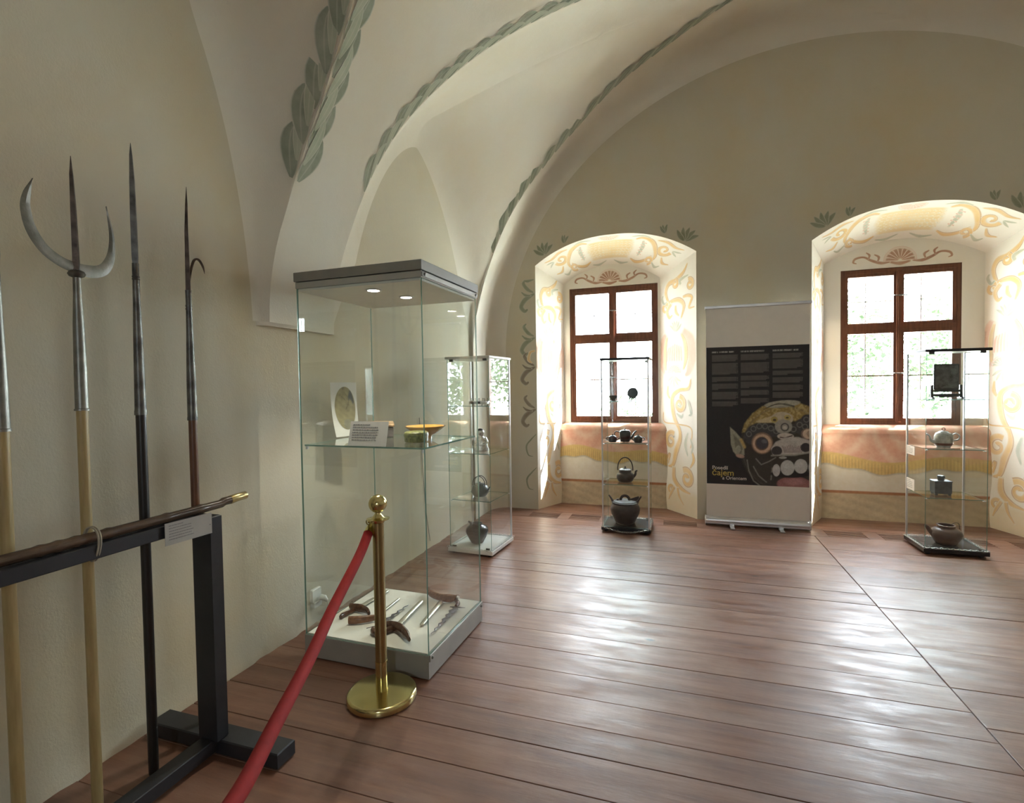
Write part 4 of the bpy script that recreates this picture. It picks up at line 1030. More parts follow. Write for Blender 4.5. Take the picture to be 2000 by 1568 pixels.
# three grey text columns (read as tone at this distance) with paragraph gaps, headings
rr = np.random.RandomState(5).rand(NV, NU)
def column(ua, ub, paras, top):
    for a, b_, last in paras:
        m = (uu > ua) & (uu < ub) & (vv < a) & (vv > b_)
        m &= ~((vv < b_ + .008) & (uu > ua + (ub - ua) * last)) & ~((uu > ub - .02) & (rr < .3))
        lay(m * (0.75 + .25 * (np.sin(vv * NV * 1.6) > -.2)), (.105, .095, .085), 1.0)
    k = (uu > ua) & (uu < ua + (ub - ua) * .85) & (abs(vv - top) < .0055); lay(k * (np.repeat(rr[0:1, :], NV, 0) > .22) * (.6 + .4 * (rr > .5)), (.42, .41, .38))
column(.055, .32, [(.945, .895, .9), (.885, .80, .7), (.785, .745, .2), (.735, .69, .25), (.675, .62, .9), (.607, .57, .8)], .965)
column(.345, .62, [(.945, .90, .9), (.885, .81, .8), (.79, .755, .9), (.745, .70, .3), (.685, .645, .3), (.63, .59, .7)], .965)
column(.655, .94, [(.945, .91, .9), (.90, .835, .8), (.82, .79, .5), (.775, .735, .9), (.72, .68, .9), (.67, .63, .9)], .965)
# where the fold order matters the print is one flat sheet
P0, P1, Q0, Q1 = .010, BW - .008, .412, 1.752
V = np.stack([P0 + (P1 - P0) * uu, np.full_like(uu, -.0022), Q0 + (Q1 - Q0) * vv], -1).reshape(-1, 3)
I = np.arange(NU * NV).reshape(NV, NU); Fq = np.stack([I[:-1, :-1], I[:-1, 1:], I[1:, 1:], I[1:, :-1]], -1).reshape(-1, 4)
me = bpy.data.meshes.new('printed_field'); me.from_pydata(V.tolist(), [], Fq.tolist()); me.materials.append(M['print'])
me.attributes.new('pcol', 'FLOAT_COLOR', 'POINT').data.foreach_set('color', np.c_[img.reshape(-1, 3), np.ones(NU * NV)].ravel())
pf = bpy.data.objects.new('printed_field', me); COL.objects.link(pf); pf.parent = bn
M['ink_white'] = plain('white_ink', (.72, .70, .66), .6); M['ink_gold'] = plain('gold_ink', (.55, .42, .10), .6)
def text(body, x, z, width, mat, bold):
    cu = bpy.data.curves.new('lettering', 'FONT'); cu.body = body; cu.size = 1; cu.offset = bold; cu.extrude = 0
    ob = bpy.data.objects.new('lettering', cu); COL.objects.link(ob)
    bpy.context.view_layer.update()
    me = bpy.data.meshes.new_from_object(ob.evaluated_get(bpy.context.evaluated_depsgraph_get()))
    bpy.data.objects.remove(ob); xs_ = [v.co.x for v in me.vertices]; s = width / (max(xs_) - min(xs_)); x_ = min(xs_)
    for v in me.vertices: v.co = ((v.co.x - x_) * s + x, -.0034, v.co.y * s + z)
    me.materials.append(M[mat]); o = bpy.data.objects.new('lettering', me); COL.objects.link(o); o.parent = bn
text('Posedl\u00ed', .062, .556, .143, 'ink_white', .010)
text('\u010dajem', .060, .497, .195, 'ink_gold', .012)
text('a Orientem', .152, .458, .217, 'ink_white', .010)

# ------------------------------------------------------------------ brass post and red rope
sp = thing('barrier_post', 'polished brass barrier post with ball top and round base', 'barrier post', (-1.290, 1.975, 0))
b = MB(); b.lathe([(.150, 0), (.155, .004), (.155, .026), (.150, .032), (.140, .034), (0, .036)], 56); b.build('base', 'brass', sp, smooth=True, angle=50)
b = MB(); b.lathe([(.027, .034), (.027, .17)], 28); b.build('sleeve', 'brass', sp, smooth=True)
b = MB(); b.lathe([(.0255, .17), (.0255, .800)], 28); b.build('pole', 'brass_brushed', sp, smooth=True)
b = MB(); b.lathe([(.026, .798), (.029, .802), (.030, .812), (.050, .813), (.051, .817), (.030, .819), (.024, .826), (.014, .838), (.013, .848), (.020, .854)], 36); b.build('collar', 'brass', sp, smooth=True, angle=60)
b = MB(); b.ball((0, 0, .884), .041, n=28); b.build('ball_finial', 'brass', sp, smooth=True)
b = MB(); b.tube([(-.045 + .010 * math.cos(a), -.01, .800 + .012 * math.sin(a)) for a in rows(0, 2 * PI, 12)[:-1]], .003, 6, close=True); b.build('hook_ring', 'brass', sp, smooth=True)
rp = thing('barrier_rope', 'thick red velvet barrier rope with brass end', 'rope', (-1.325, 1.950, 0))
path = [(0, 0, .755), (.037, -.13, .690), (.095, -.378, .585), (.179, -.605, .528), (.285, -.866, .503), (.406, -1.121, .512), (.52, -1.42, .56), (.62, -1.75, .66)]
b = MB(); b.tube(smoothpts(path, 8), .0205, 16); b.build('velvet_rope', 'red', rp, smooth=True, angle=80)
d_ = (Vector(path[0]) - Vector(path[1])).normalized(); p0 = Vector(path[0])
b = MB(); b.tube([p0 - d_ * .006, p0 + d_ * .002, p0 + d_ * .040, p0 + d_ * .045], [.0215, .0215, .019, .008], 18); b.build('end_cap', 'brass', rp, smooth=True, angle=60)
b = MB(); b.tube(smoothpts([tuple(p0 + d_ * .040), tuple(p0 + d_ * .055 + Vector((0, 0, .006))), (-.008, .012, .800), (.004, .014, .806), (.008, .012, .795)], 5), .0035, 8); b.build('hook', 'brass', rp, smooth=True)

# ------------------------------------------------------------------ weapon rack
rk = thing('weapon_rack', 'black painted wooden rack with rail, square post and cross foot', 'rack', (-1.77, 1.5, 0))
b = MB(); b.box(.0, .092, -.045, .005, .06, .925, ch=.003); b.build('post', 'black_paint', rk)
b = MB(); b.box(-.285, .36, -.030, .060, .002, .060, ch=.004); b.build('foot', 'black_paint', rk)
b = MB(); b.box(.015, .07, -2.1, -.045, .890, .935, ch=.003); b.build('rail', 'black_paint', rk)
b = MB(); b.box(.01, .075, -2.1, -.03, .016, .066, ch=.003); b.build('lower_beam', 'black_paint', rk)
b = MB(); b.box(.0, .092, -2.15, -2.10, .06, .925, ch=.003); b.build('post', 'black_paint', rk)
b = MB(); b.box(-.285, .36, -2.17, -2.08, .002, .060, ch=.004); b.build('foot', 'black_paint', rk)
b = MB(); b.lathe([(.009, 0), (.009, .006), (0, .008)], 10); o = b.build('bolt', 'black_paint', rk); o.rotation_euler = (PI / 2, 0, 0); o.location = (.085, -.044, .90)
pl = thing('long_pole', 'long dark lacquered pole with tarnished brass tip lying along the rail', 'pole', (-1.73, 1.65, .969))
yy = [0.0]; pts = []; rad = []
nodes = [.19, .33, .52, .62, .66, .70, 1.0, 1.3, 1.7]
for i in range(140):
    y = -.055 - 2.1 * i / 139; r = .0165
    for q in nodes:
        if abs(-y - q) < .009: r = .0188
    pts.append((0, y, -.010 - (.006 if -y > .1 else 0) * 1)); rad.append(r)
b = MB(); b.tube(pts, rad, 14); b.build('shaft', 'rail_pole', pl, smooth=True, angle=60)
b = MB(); b.tube([(0, .03, -.006), (0, .024, -.006), (0, .02, -.006), (0, -.02, -.007), (0, -.055, -.010), (0, -.058, -.010)], [.008, .013, .0165, .0165, .0178, .0168], 14); b.build('ferrule', 'brass_brushed', pl, smooth=True, angle=60)
b = MB()
for yo in (1.078, 1.085): b.tube([(-1.728 + .033 * math.cos(a), yo + .003 * math.sin(a * 2),     .933 + .053 * math.sin(a)) for a in rows(0, 2 * PI, 28)[:-1]], .0028, 6, close=True)
tag(b.build('tie_cord', 'cord', smooth=True), 'beige cord looped round rail and pole beside the trident shaft', 'cord')
label_card('pale translucent text card hanging from the rack rail', (-1.688, 1.285, .866), math.radians(86), .175, .078, 6, 0, .55, mat='paper_grey')

def shaft(t, z0, z1, r, mat): b = MB(); b.lathe([(r * .96, z0), (r, z0 + .02), (r * .98, z1)], 18); return b.build('shaft', mat, t, smooth=True)
XP = -1.845
t = thing('crescent_polearm', 'polearm with broad upturned steel crescent and central spike on a pale shaft', 'polearm', (XP, 1.14, 0))
shaft(t, 0, 1.36, .0158, 'cream_shaft')
b = MB(); b.lathe([(.0205, 1.343), (.0205, 1.348), (.0180, 1.350), (.0175, 1.45), (.015, 1.62), (.011, 1.72), (.0105, 1.775)], 20); b.build('socket', 'steel', t, smooth=True)
b = MB(); b.lathe([(.011, 1.772), (.020, 1.776), (.024, 1.784), (.020, 1.792), (.012, 1.796)], 20); b.build('collar', 'steel_dark', t, smooth=True)
b = MB(); b.tube([(0, 0, 1.79), (0, 0, 1.83), (0, -.002, 2.0), (0, -.004, 2.10), (0, -.004, 2.158)], [.012, .011, .009, .006, .001], 4); b.build('spike', 'steel_red', t)
cl = [(-.109, 2.048), (-.124, 2.00), (-.130, 1.955), (-.118, 1.895), (-.088, 1.845), (-.045, 1.815), (.0, 1.803), (.042, 1.800), (.078, 1.812), (.100, 1.843), (.111, 1.885), (.112, 1.94), (.104, 1.995), (.098, 2.032)]
wd = [.0006, .010, .0135, .0155, .016, .0165, .018, .0205, .019, .016, .012, .008, .0045, .0006]
cp = smoothpts([(y, z) for y, z in cl], 5); wv = np.interp(np.linspace(0, 1, len(cp)), np.linspace(0, 1, len(wd)), wd)
b = MB(); A_ = []; B_ = []
for i, (p, w_) in enumerate(zip(cp, wv)):
    d = cp[min(i + 1, len(cp) - 1)] - cp[max(i - 1, 0)]; d = d / np.linalg.norm(d); nrm = np.array((-d[1], d[0]))
    a, c = p + nrm * w_, p - nrm * w_
    A_.append([(0, a[0], a[1]), (.0035, p[0], p[1]), (0, c[0], c[1])]); B_.append([(0, a[0], a[1]), (-.0035, p[0], p[1]), (0, c[0], c[1])])
b.grid(A_); b.grid(B_, flip=True); b.build('crescent_blade', 'steel', t, smooth=True, angle=30)
t = thing('spear', 'tallest spear with slender steel blade on a black shaft', 'polearm', (XP, 1.33, 0))
shaft(t, 0, 1.33, .0165, 'dark_shaft')
b = MB(); b.lathe([(.0195, 1.318), (.0195, 1.33), (.0180, 1.34), (.0165, 1.45), (.0145, 1.60), (.0115, 1.72), (.0105, 1.80)], 20); b.build('socket', 'steel_dark', t, smooth=True)
b = MB(); b.lathe([(.0105, 1.800), (.0125, 1.804), (.0105, 1.808), (.0125, 1.813), (.0105, 1.817), (.0105, 1.86)], 18); b.build('neck', 'steel_dark', t, smooth=True)
b = MB(); b.tube([(0, 0, 1.855), (0, 0, 1.885), (0, -.001, 2.02), (0, -.001, 2.15), (0, -.002, 2.24), (0, -.002, 2.284)], [.0105, .0128, .0122, .0100, .0060, .0008], 4); b.build('blade', 'steel_dark', t)
t = thing('hooked_polearm', 'polearm with slim spike and small curved side hook on reddish shaft', 'polearm', (XP, 1.535, 0))
shaft(t, .061, 1.30, .0155, 'brown_shaft')
b = MB(); b.lathe([(.0185, 1.285), (.0185, 1.295), (.0175, 1.30), (.0165, 1.45), (.0125, 1.62), (.0105, 1.72), (.0125, 1.726), (.0105, 1.732), (.0125, 1.738), (.0105, 1.744), (.011, 1.80)], 20); b.build('socket', 'steel_dark', t, smooth=True)
b = MB(); b.tube([(0, 0, 1.79), (0, 0, 1.90), (0, 0, 2.03), (0, .004, 2.14), (0, .006, 2.207)], [.012, .0105, .0085, .0055, .0008], 4); b.build('spike', 'steel_red', t)
hk = smoothpts([(0, .006, 1.83), (0, .014, 1.88), (0, .030, 1.925), (0, .052, 1.930), (0, .070, 1.905), (0, .076, 1.880)], 5)
b = MB(); b.tube(hk, list(np.interp(np.linspace(0, 1, len(hk)), [0, .2, .5, .8, 1], [.004, .006, .0075, .005, .0006])), 8, flat=.6); b.build('hook', 'steel_red', t, smooth=True)
t = thing('spear', 'pale-shafted spear with grey socket at the left edge of the picture', 'polearm', (XP, .932, 0))
shaft(t, 0, 1.31, .0165, 'cream_shaft')
b = MB(); b.lathe([(.021, 1.293), (.021, 1.30), (.019, 1.302), (.017, 1.45), (.0125, 1.65), (.0105, 1.75)], 20); b.build('socket', 'steel', t, smooth=True)
b = MB(); b.tube([(0, 0, 1.745), (0, 0, 1.80), (0, 0, 2.0), (0, 0, 2.15)], [.0105, .014, .011, .001], 4); b.build('blade', 'steel', t)

# ------------------------------------------------------------------ wall socket, plug, cable
so = thing('wall_socket', 'white wall socket box low on the left wall behind the case', 'socket', (XL, 2.50, 0))
b = MB(); b.box(0, .022, -.035, .040, .135, .210, ch=.004); b.build('cover', 'plastic', so)
b = MB(); b.box(.0, .03, -.03, .035, .10, .135, ch=.004); b.build('lower_cover', 'plastic', so)
pg = thing('power_plug', 'white plug with cable in the lower wall socket', 'plug', (XL + .03, 2.525, 0))
b = MB(); b.tube([(.002, 0, .150), (.028, 0, .148), (.042, .004, .132)], [.018, .017, .009], 12); b.build('plug_body', 'plastic', pg, smooth=True)
b = MB(); b.tube(smoothpts([(.042, .004, .132), (.048, .02, .06), (.03, .06, .012), (.02, .14, .006), (.05, .25, .006), (.10, .34, .006)], 6), .0032, 8); b.build('cable', 'plastic', pg, smooth=True)
b = MB(); b.tube(smoothpts([(XL + .006, 3.84, 1.15), (XL + .006, 3.87, .87), (XL + .006, 3.915, .40), (XL + .006, 3.99, .06)], 5), .0028, 6)
tag(b.build('wall_cable', 'rubber', smooth=True), 'thin dark cable hanging down the left wall behind the case', 'cable')

# ------------------------------------------------------------------ wall paintings (flat paint on the plaster)
OFF = [0.0012]
def ribbon(mb, S, pts, w, k=6, fade=True):
    P = smoothpts([(a, b) for a, b in pts], k) if k > 1 else [np.array(p, float) for p in pts]
    n = len(P); Wd = np.interp(np.linspace(0, 1, n), np.linspace(0, 1, len(w)), w) if isinstance(w, (list, tuple)) else np.full(n, w)
    OFF[0] += 0.000007; off = OFF[0]; G = []; at = []
    for i in range(n):
        d = P[min(i + 1, n - 1)] - P[max(i - 1, 0)]; d = d / (np.linalg.norm(d) + 1e-9); nr = np.array((-d[1], d[0])); row = []
        endf = 1.0 if (0 < i < n - 1 or not fade) else 0.0
        for q, f in ((-1, 0), (-.62, .9), (0, 1), (.62, .9), (1, 0)):
            p = P[i] + nr * Wd[i] * q; A, Nn = S(p[0], p[1]); row.append(tuple(A + Nn * off)); at.append(f * endf if fade else 1.0)
        G.append(row)
    mb.grid(G, at=at)
def stroke(mbs, S, pts, w, col='p_ochre', dark='p_ochred', k=6):
    ribbon(mbs[col], S, pts, w, k)
    if dark:
        P = smoothpts(pts, k); n = len(P); w_ = w if isinstance(w, (list, tuple)) else [w]
        Wd = np.interp(np.linspace(0, 1, n), np.linspace(0, 1, max(2, len(w_))), w_ if len(w_) > 1 else [w_[0]] * 2)
        Q = []
        for i in range(0, n):
            d = P[min(i + 1, n - 1)] - P[max(i - 1, 0)]; d = d / (np.linalg.norm(d) + 1e-9); Q.append(P[i] + np.array((d[1], -d[0])) * Wd[i] * .72)
        ribbon(mbs[dark], S, Q, [x * .22 for x in w_] if len(w_) > 1 else w_[0] * .22, 1)
def spiral(c, R, a0, turns, hand=1, n=14):
    return [(c[0] + R * (1 - .82 * t) * math.cos(a0 + hand * 2 * PI * turns * t), c[1] + R * (1 - .82 * t) * math.sin(a0 + hand * 2 * PI * turns * t)) for t in [i / n for i in range(n + 1)]]
def leafs(mbs, S, c, angs, L, w, col, dark=None):
    for a in angs:
        d = np.array((math.cos(a), math.sin(a))); nrm = np.array((-d[1], d[0])); c_ = np.array(c, float)
        stroke(mbs, S, [tuple(c_), tuple(c_ + d * L * .5 + nrm * L * .06), tuple(c_ + d * L)], [w * .3, w, w * .9, w * .1], col, dark, 4)
def shell(mbs, S, c, R, col, rib, up_=1, squash=.8):
    for i in range(9):
        a = PI * (.04 + .92 * i / 8); d = np.array((math.cos(a), squash * math.sin(a) * up_)); c_ = np.array(c, float)
        ribbon(mbs[col], S, [tuple(c_ + d * R * .12), tuple(c_ + d * R * .6), tuple(c_ + d * R)], [R * .03, R * .15, R * .12], 4)
    for i in range(10):
        a = PI * (i / 9); d = np.array((math.cos(a), squash * math.sin(a) * up_)); c_ = np.array(c, float)
        ribbon(mbs[rib], S, [tuple(c_ + d * R * .15), tuple(c_ + d * R * 1.0)], [R * .015, R * .035], 4)
    ribbon(mbs[rib], S, [(c[0] + R * 1.08 * math.cos(a), c[1] + R * 1.1 * squash * up_ * math.sin(a)) for a in rows(0, PI, 12)], R * .05, 3)
class Pots(dict):
    def __missing__(s, k): s[k] = MB(); return s[k]
    def flush(s, parent, nm='painted_ornament'):
        OFF[0] = 0.0009
        for k, mb in s.items():
            if mb.v: tag(mb.build(nm, k, parent, smooth=True, fade=True, angle=180), kind='stuff')

def jamb_art(S, L, mirror, phase=0):
    m = Pots()
    def q(x, y): 
        X = (x - 25) / 210; X = 1 - X if mirror else X
        return (L * X, .28 + (1350 - y) * .001915)
    kx = L / 210
    def st(pts, w, col='p_ochre', dark='p_ochred'):
        stroke(m, S, [q(*p) for p in pts], [a * .0029 for a in w], col, dark)
    def sp(c, R, a0, t, h, w, col='p_ochre'):
        if mirror: a0, h = PI - a0, -h
        C_ = q(*c); stroke(m, S, spiral(C_, R * .0020, a0, t, h), [w * .0030, w * .0028, w * .0017, w * .0024], col, 'p_ochred')
    st([(190, 105), (165, 150), (120, 182), (80, 192), (62, 235), (75, 290), (100, 318)], [3, 9, 11, 10, 8, 5])
    sp((116, 200), 26, 1.2, 1.1, -1, 8); sp((200, 225), 30, 2.0, 1.3, -1, 9); sp((60, 330), 30, .5, 1.2, 1, 8)
    st([(150, 215), (145, 192), (165, 180), (195, 172)], [6, 8, 6, 2], 'p_green', None)
    st([(45, 250), (38, 270), (52, 300), (70, 285)], [3, 7, 6, 2], 'p_green', None)
    st([(75, 300), (110, 292), (145, 298), (168, 335), (150, 405)], [6, 9, 11, 10, 3]); st([(95, 305), (70, 345), (82, 385), (102, 372)], [8, 9, 7, 3])
    st([(160, 285), (190, 283), (212, 300), (195, 350), (228, 352)], [5, 7, 7, 5, 2]); st([(120, 320), (122, 360), (140, 385)], [5, 8, 3])
    # crown of leaves and cartouche
    leafs(m, S, q(118, 470), [PI * .5 + d for d in (-.9, -.5, -.2, .2, .5, .9)], .13, .018, 'p_green'); leafs(m, S, q(118, 465), [PI * .5 + d for d in (-.3, 0, .3)], .10, .007, 'p_white')
    st([(65, 478), (38, 540), (32, 620), (50, 712)], [14, 24, 24, 6], 'p_pink', None); st([(70, 490), (56, 560), (56, 650), (62, 690)], [5, 10, 9, 3], 'p_lattice')
    st([(160, 465), (198, 520), (212, 600), (196, 690), (172, 722)], [12, 26, 28, 18, 4], 'p_pink', None); st([(150, 480), (174, 540), (178, 620), (162, 690)], [5, 12, 12, 4], 'p_lattice')
    for i in range(7):
        x = 78 + i * 11; st([(x + 4, 535 + abs(i - 3) * 6), (x + (i - 3) * 2, 585), (x + (i - 3) * 3, 640)], [3, 5, 4], 'p_pink', None)
    C_ = q(108, 700); shell(m, S, C_, .105, 'p_green', 'p_white', 1, .8)
    leafs(m, S, q(110, 720), [-PI * .5 + d for d in (-1.1, -.6, 0, .6, 1.1)], .13, .017, 'p_green')
    # long vine
    st([(205, 735), (190, 790), (140, 800), (100, 835), (98, 900), (112, 965), (138, 1020), (142, 1075), (118, 1150), (100, 1225), (68, 1242)], [3, 7, 8, 11, 13, 11, 9, 12, 15, 10, 3])
    sp((140, 880), 44, 1.6, 1.3, -1, 11); sp((88, 1090), 48, .9, 1.2, 1, 12); sp((178, 1290), 50, 2.2, 1.3, -1, 13); sp((85, 1375), 26, .6, 1.1, 1, 8)
    st([(42, 925), (48, 985), (118, 992), (202, 1006), (206, 1080), (200, 1120)], [3, 3, 3, 3, 3, 3]); st([(205, 1125), (218, 1180), (196, 1232)], [4, 9, 3])
    st([(105, 1235), (108, 1310), (150, 1355), (205, 1372)], [10, 14, 10, 3]); st([(125, 1350), (135, 1400), (165, 1450)], [8, 7, 2]); st([(110, 1350), (85, 1400), (70, 1440)], [7, 7, 2])
    st([(72, 770), (70, 820), (84, 850)], [3, 8, 4]); st([(60, 1200), (80, 1170), (70, 1230)], [5, 8, 3])
    st([(188, 1030), (172, 1100), (186, 1168)], [4, 9, 3], 'p_green', None); st([(185, 850), (205, 925), (190, 940)], [4, 8, 2], 'p_green', None); st([(120, 930), (150, 950), (160, 930)], [3, 8, 2], 'p_green', None)
    st([(200, 1060), (212, 1110), (205, 1150)], [3, 7, 2], 'p_green', None); leafs(m, S, q(150, 900), [.4, 1.0], .08, .012, 'p_green')
    return m
def soffit_art(n):
    m = Pots(); raw = n['soff']; base_ = stroke
    def stroke_(mbs, S, pts, w, *a, **k): return base_(mbs, S, pts, [x * 1.4 for x in w], *a, **k)
    def S(a, b): return raw(a / .85, b / .46)
    # lattice field: a wide band with small dots
    for j in range(7): ribbon(m['p_lattice'], S, [(-.33 + .01 * abs(j - 3), .13 + .036 * j), (0, .13 + .036 * j + .006), (.31 - .01 * abs(j - 3), .13 + .036 * j)], .030, 6)
    for i in range(13):
        for j in range(6): a_, b_ = -.29 + i * .047, .145 + j * .037; ribbon(m['p_ochre' if (i + j) % 2 else 'p_green'], S, [(a_ - .010, b_), (a_ + .010, b_)], .0035, 2)
    for sx in (-1, 1):
        ribbon(m['p_green'], S, [(sx * .37, .10), (sx * .40, .2), (sx * .39, .33)], [.012, .030, .012], 5)
        for j in range(5): ribbon(m['p_white'], S, [(sx * .365, .13 + j * .04), (sx * .425, .14 + j * .04)], .006, 2)
        stroke_(m, S, [(sx * .28, .10), (sx * .36, .06), (sx * .46, .09), (sx * .54, .17), (sx * .60, .28), (sx * .56, .38)], [.008, .018, .022, .020, .014, .005])
        stroke_(m, S, [(sx * .30, .37), (sx * .40, .40), (sx * .50, .36), (sx * .56, .27)], [.006, .016, .016, .005])
        stroke_(m, S, spiral((sx * .63, .15), .075, 0 if sx > 0 else PI, 1.2, sx), [.016, .018, .010, .012]); stroke_(m, S, spiral((sx * .55, .34), .055, 1.2, 1.1, -sx), [.013, .014, .008])
        stroke_(m, S, [(sx * .50, .06), (sx * .60, .045), (sx * .70, .07), (sx * .78, .05)], [.005, .015, .012, .003]); stroke_(m, S, [(sx * .66, .24), (sx * .72, .30), (sx * .79, .28)], [.005, .014, .004])
        stroke_(m, S, [(sx * .44, .05), (sx * .34, .03), (sx * .22, .06)], [.003, .013, .004], 'p_green', None); stroke_(m, S, [(sx * .60, .34), (sx * .68, .38), (sx * .72, .34)], [.004, .014, .004], 'p_green', None)
        stroke_(m, S, [(sx * .30, .42), (sx * .18, .44), (sx * .05, .40)], [.004, .013, .004], 'p_green', None); leafs(m, S, (sx * .70, .12), [.5 if sx > 0 else PI - .5, -.3 if sx > 0 else PI + .3], .09, .012, 'p_green')
    shell(m, S, (-.03, .03), .105, 'p_pink', 'p_white', 1, .75)
    return m
def lintel_art(n, c):
    m = Pots()
    def S(x, z): return Vector((c + x, YW, z)), Vector((0, -1, 0))
    z0 = n['zt'] + .065
    shell(m, S, (-.01, z0), .125, 'p_red', 'p_white', 1, .95)
    ribbon(m['p_red'], S, [(-.10, z0 - .012), (-.01, z0 - .03), (.08, z0 - .012)], [.008, .020, .008])
    for sx in (-1, 1):
        stroke(m, S, [(sx * .09, z0 - .01), (sx * .17, z0 - .015), (sx * .25, z0 + .015), (sx * .32, z0 + .055), (sx * .39, z0 + .045), (sx * .41, z0 + .01), (sx * .38, z0 - .005)], [.006, .016, .014, .010, .012, .010, .004], 'p_red', None)
        stroke(m, S, [(sx * .20, z0), (sx * .19, z0 + .045), (sx * .23, z0 + .075)], [.006, .013, .006], 'p_red', None); stroke(m, S, [(sx * .28, z0 + .03), (sx * .27, z0 + .07), (sx * .30, z0 + .10)], [.005, .012, .005], 'p_red', None)
    return m
for n in NI:
    for side in (-1, 1):
        f, L = n['jam'](side)
        def S(a, b, f=f, L=L): return f(min(max(a, 0.0), L * .99), min(max(b, 0.0), 2.74 - .14 * max(a, 0) / L))
        jamb_art(S, L, side > 0).flush(wall_far)
        dd = MB(); Pd = [[tuple(f(L * .92 * i / 8, z)[0] + f(L * .92 * i / 8, z)[1] * .0008) for z in rows(0.0, .27 + .01 * math.sin(i), 4)] for i in range(9)]
        dd.grid(Pd, at=[.55 if k < 4 else .0 for _ in range(9) for k in range(5)], flip=side < 0); tag(dd.build('painted_dado', 'p_lattice', wall_far, smooth=True, fade=True), kind='stuff')
    soffit_art(n).flush(wall_far); lintel_art(n, (n['b0'] + n['b1']) / 2).flush(wall_far)
# loose leaves and scrolls on the far wall face
m = Pots()
def S(x, z): return Vector((x, YF, z)), Vector((0, -1, 0))
def wl_(pts, w, col): stroke(m, S, pts, w, col, None)
for x, z, a in ((-1.42, 2.86, 1.75), (-1.20, 2.965, 1.3), (-.13, 2.96, 1.7), (.06, 2.86, 1.2), (1.33, 2.87, 1.9), (1.52, 2.94, 1.4), (2.62, 2.95, 1.6), (2.80, 2.86, 1.2)):
    big = 1.0 if x in (-1.42, .06, 1.33, 2.80) else .6
    leafs(m, S, (x, z), [a + d * big for d in ((-.9, -.45, 0, .45, .9) if big == 1 else (-.6, .2, .7))], .13 * big + .02, .022 * big + .004, 'p_wgreen')
for z, col in ((2.42, 'p_wgreen'), (1.93, 'p_wgreen'), (1.60, 'p_wbrown'), (1.12, 'p_wbrown')):
    wl_([(-1.54, z + .02), (-1.60, z - .01), (-1.66, z - .05), (-1.70, z - .12), (-1.66, z - .17), (-1.62, z - .15)], [.010, .026, .032, .028, .024, .010], col)
    wl_([(-1.55, z + .03), (-1.62, z + .07), (-1.67, z + .14), (-1.64, z + .18)], [.008, .024, .022, .006], col); wl_([(-1.58, z), (-1.65, z + .01), (-1.70, z + .05)], [.008, .018, .005], col)
wl_([(-1.54, 2.60), (-1.62, 2.585), (-1.67, 2.595)], [.006, .020, .004], 'p_wgreen'); wl_([(-1.54, 1.80), (-1.60, 1.78), (-1.62, 1.70), (-1.58, 1.66)], [.01, .018, .02, .006], 'p_ochre')
for z in (.74, .36): wl_([(-1.54, z + .12), (-1.60, z + .06), (-1.66, z - .02), (-1.64, z - .12), (-1.58, z - .14)], [.004, .010, .013, .010, .003], 'p_wgreen')
m.flush(wall_far)

# garlands along the groins
def th_of(x): return math.acos(max(-1, min(1, (x - X0) / AX)))
tt = np.linspace(PI, 0, 800); arc = np.concatenate([[0], np.cumsum(np.hypot(np.diff(AX * np.cos(tt)), np.diff(BZ * np.sin(tt))))])
def a_of_th(t): return float(np.interp(-t, -tt, arc))
def th_of_a(a): return float(np.interp(a, arc, tt))
def SV(a, y, off=.004):
    t = th_of_a(a); nv = Vector((-math.cos(t) / AX, 0, -math.sin(t) / BZ)).normalized()
    return Vector((vx(t), y, vz(t))), nv
lm, lm2 = MB(), MB()
LO = [0.003]
def leaf_pts(): # outline stations along the leaf: (t, half width, sideways bend)
    T_ = [0, .15, .35, .55, .75, .9, 1.0]; return [(t, 1.02 * math.sin(PI * min(1, t * .93 + .035)) ** .8 if t < 1 else .04, float(np.interp(t, T_, [0, .02, .05, .07, .06, .02, -.04]))) for t in [k / 12 for k in range(13)]]
def add_leaf(mapf, base, d, nrm, L, w, target):
    LO[0] += .00002; G = []; at = []; hi = .0025 if target is lm2 else 0
    for t, hw, bd in leaf_pts():
        c = base + d * (L * t) + nrm * (L * bd); row = []
        for q, f in ((-1, .15), (-.8, 1), (-.1, .95), (.05, .62), (.15, .95), (.8, 1), (1, .15)):
            p = c + nrm * (w * hw * q); A, Nn = mapf(p[0], p[1]); row.append(tuple(A + Nn * (LO[0] + hi))); at.append(f if t < 1 else .6)
        G.append(row)
    target.grid(G, at=at)
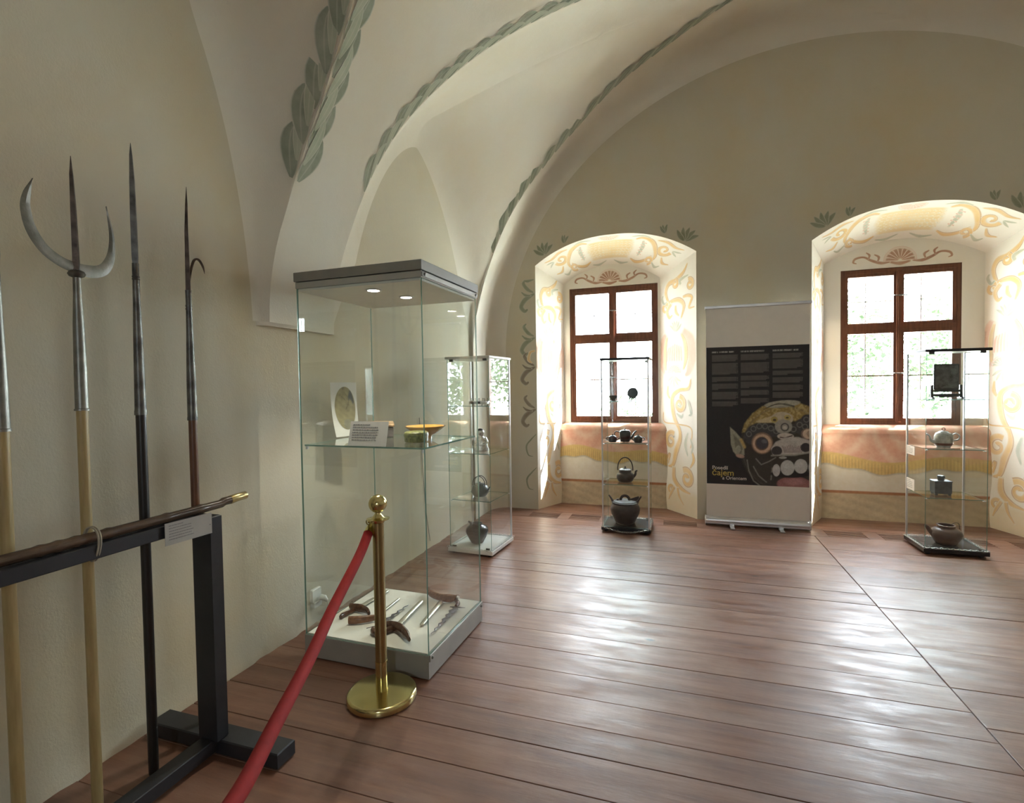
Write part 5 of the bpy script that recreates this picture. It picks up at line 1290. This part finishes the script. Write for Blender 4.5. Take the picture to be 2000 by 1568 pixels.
def garland(gfun, x0, x1, sp, L, w, vault_side, lun=None, lunk=None, seed=1):
    rnd = random.Random(seed); st = []; x = x0; last = None; acc = 0
    xs_ = np.linspace(x0, x1, 900); pts = [(a_of_th(th_of(x)), gfun(x)) for x in xs_]; d = [0]
    for a, b_ in zip(pts[:-1], pts[1:]): d.append(d[-1] + math.hypot(b_[0] - a[0], b_[1] - a[1]))
    s_ = 0
    while s_ < d[-1] - .02:
        a = float(np.interp(s_, d, [p[0] for p in pts])); y = float(np.interp(s_, d, [p[1] for p in pts]))
        a2 = float(np.interp(s_ + .08, d, [p[0] for p in pts])); y2 = float(np.interp(s_ + .08, d, [p[1] for p in pts]))
        T_ = np.array((a2 - a, y2 - y)); T_ /= np.linalg.norm(T_) + 1e-9; sc = 1 + .12 * (rnd.random() - .5)
        if vault_side:
            nrm = np.array((-T_[1], T_[0])) * vault_side
            for ang, kk, tg in ((.20, .0, lm), (.08, .5, lm2)):
                dd = T_ * math.cos(ang) + nrm * math.sin(ang)
                add_leaf(lambda p, q_: SV(p, q_), np.array((a, y)) + T_ * sp * kk + nrm * w * .40, dd, nrm, L * sc, w * sc * (1 if tg is lm else .55), tg)
        if lun:
            P_ = lun_surf[lun]; i = min(range(len(left)), key=lambda j: abs(a_of_th(left[j]) - a)); i = max(1, min(i, len(left) - 2))
            Gp, t3 = SV(a, y); A2, _ = SV(a2, y2); T3 = (A2 - Gp).normalized(); L3 = (Vector(P_[i][-3]) - Vector(P_[i][-1])); L3 = (L3 - T3 * L3.dot(T3)).normalized()
            N3 = T3.cross(L3).normalized(); N3 = N3 if N3.dot(Vector((.3, 1.5, 1.4)) - Gp) > 0 else -N3
            mapf = lambda p, q_, Gp=Gp, T3=T3, L3=L3, N3=N3: (Gp + T3 * p + L3 * q_ + N3 * (.006 + .06 * q_ * q_), N3)
            for ang, kk, tg in ((.20, .0, lm), (.08, .5, lm2)):
                add_leaf(mapf, np.array((sp * kk, w * .40)), np.array((math.cos(ang), math.sin(ang))), np.array((0., 1.)), L * sc, w * sc * (1 if tg is lm else .55), tg)
        s_ += sp
garland(g1, -1.945, -1.30, .19, .31, .052, 1, ('A', 1), 'A', 3)
garland(g2, -1.905, .30, .20, .25, .034, -1, None, None, 5)
garland(g3, -1.85, .60, .20, .27, .038, 0, ('B', 1), 'B', 8)
tag(lm.build('painted_garland_leaves', 'p_leaf', ceiling, smooth=True, fade=True, angle=180), kind='stuff')
tag(lm2.build('painted_garland_highlights', 'p_leaf2', ceiling, smooth=True, fade=True, angle=180), kind='stuff')
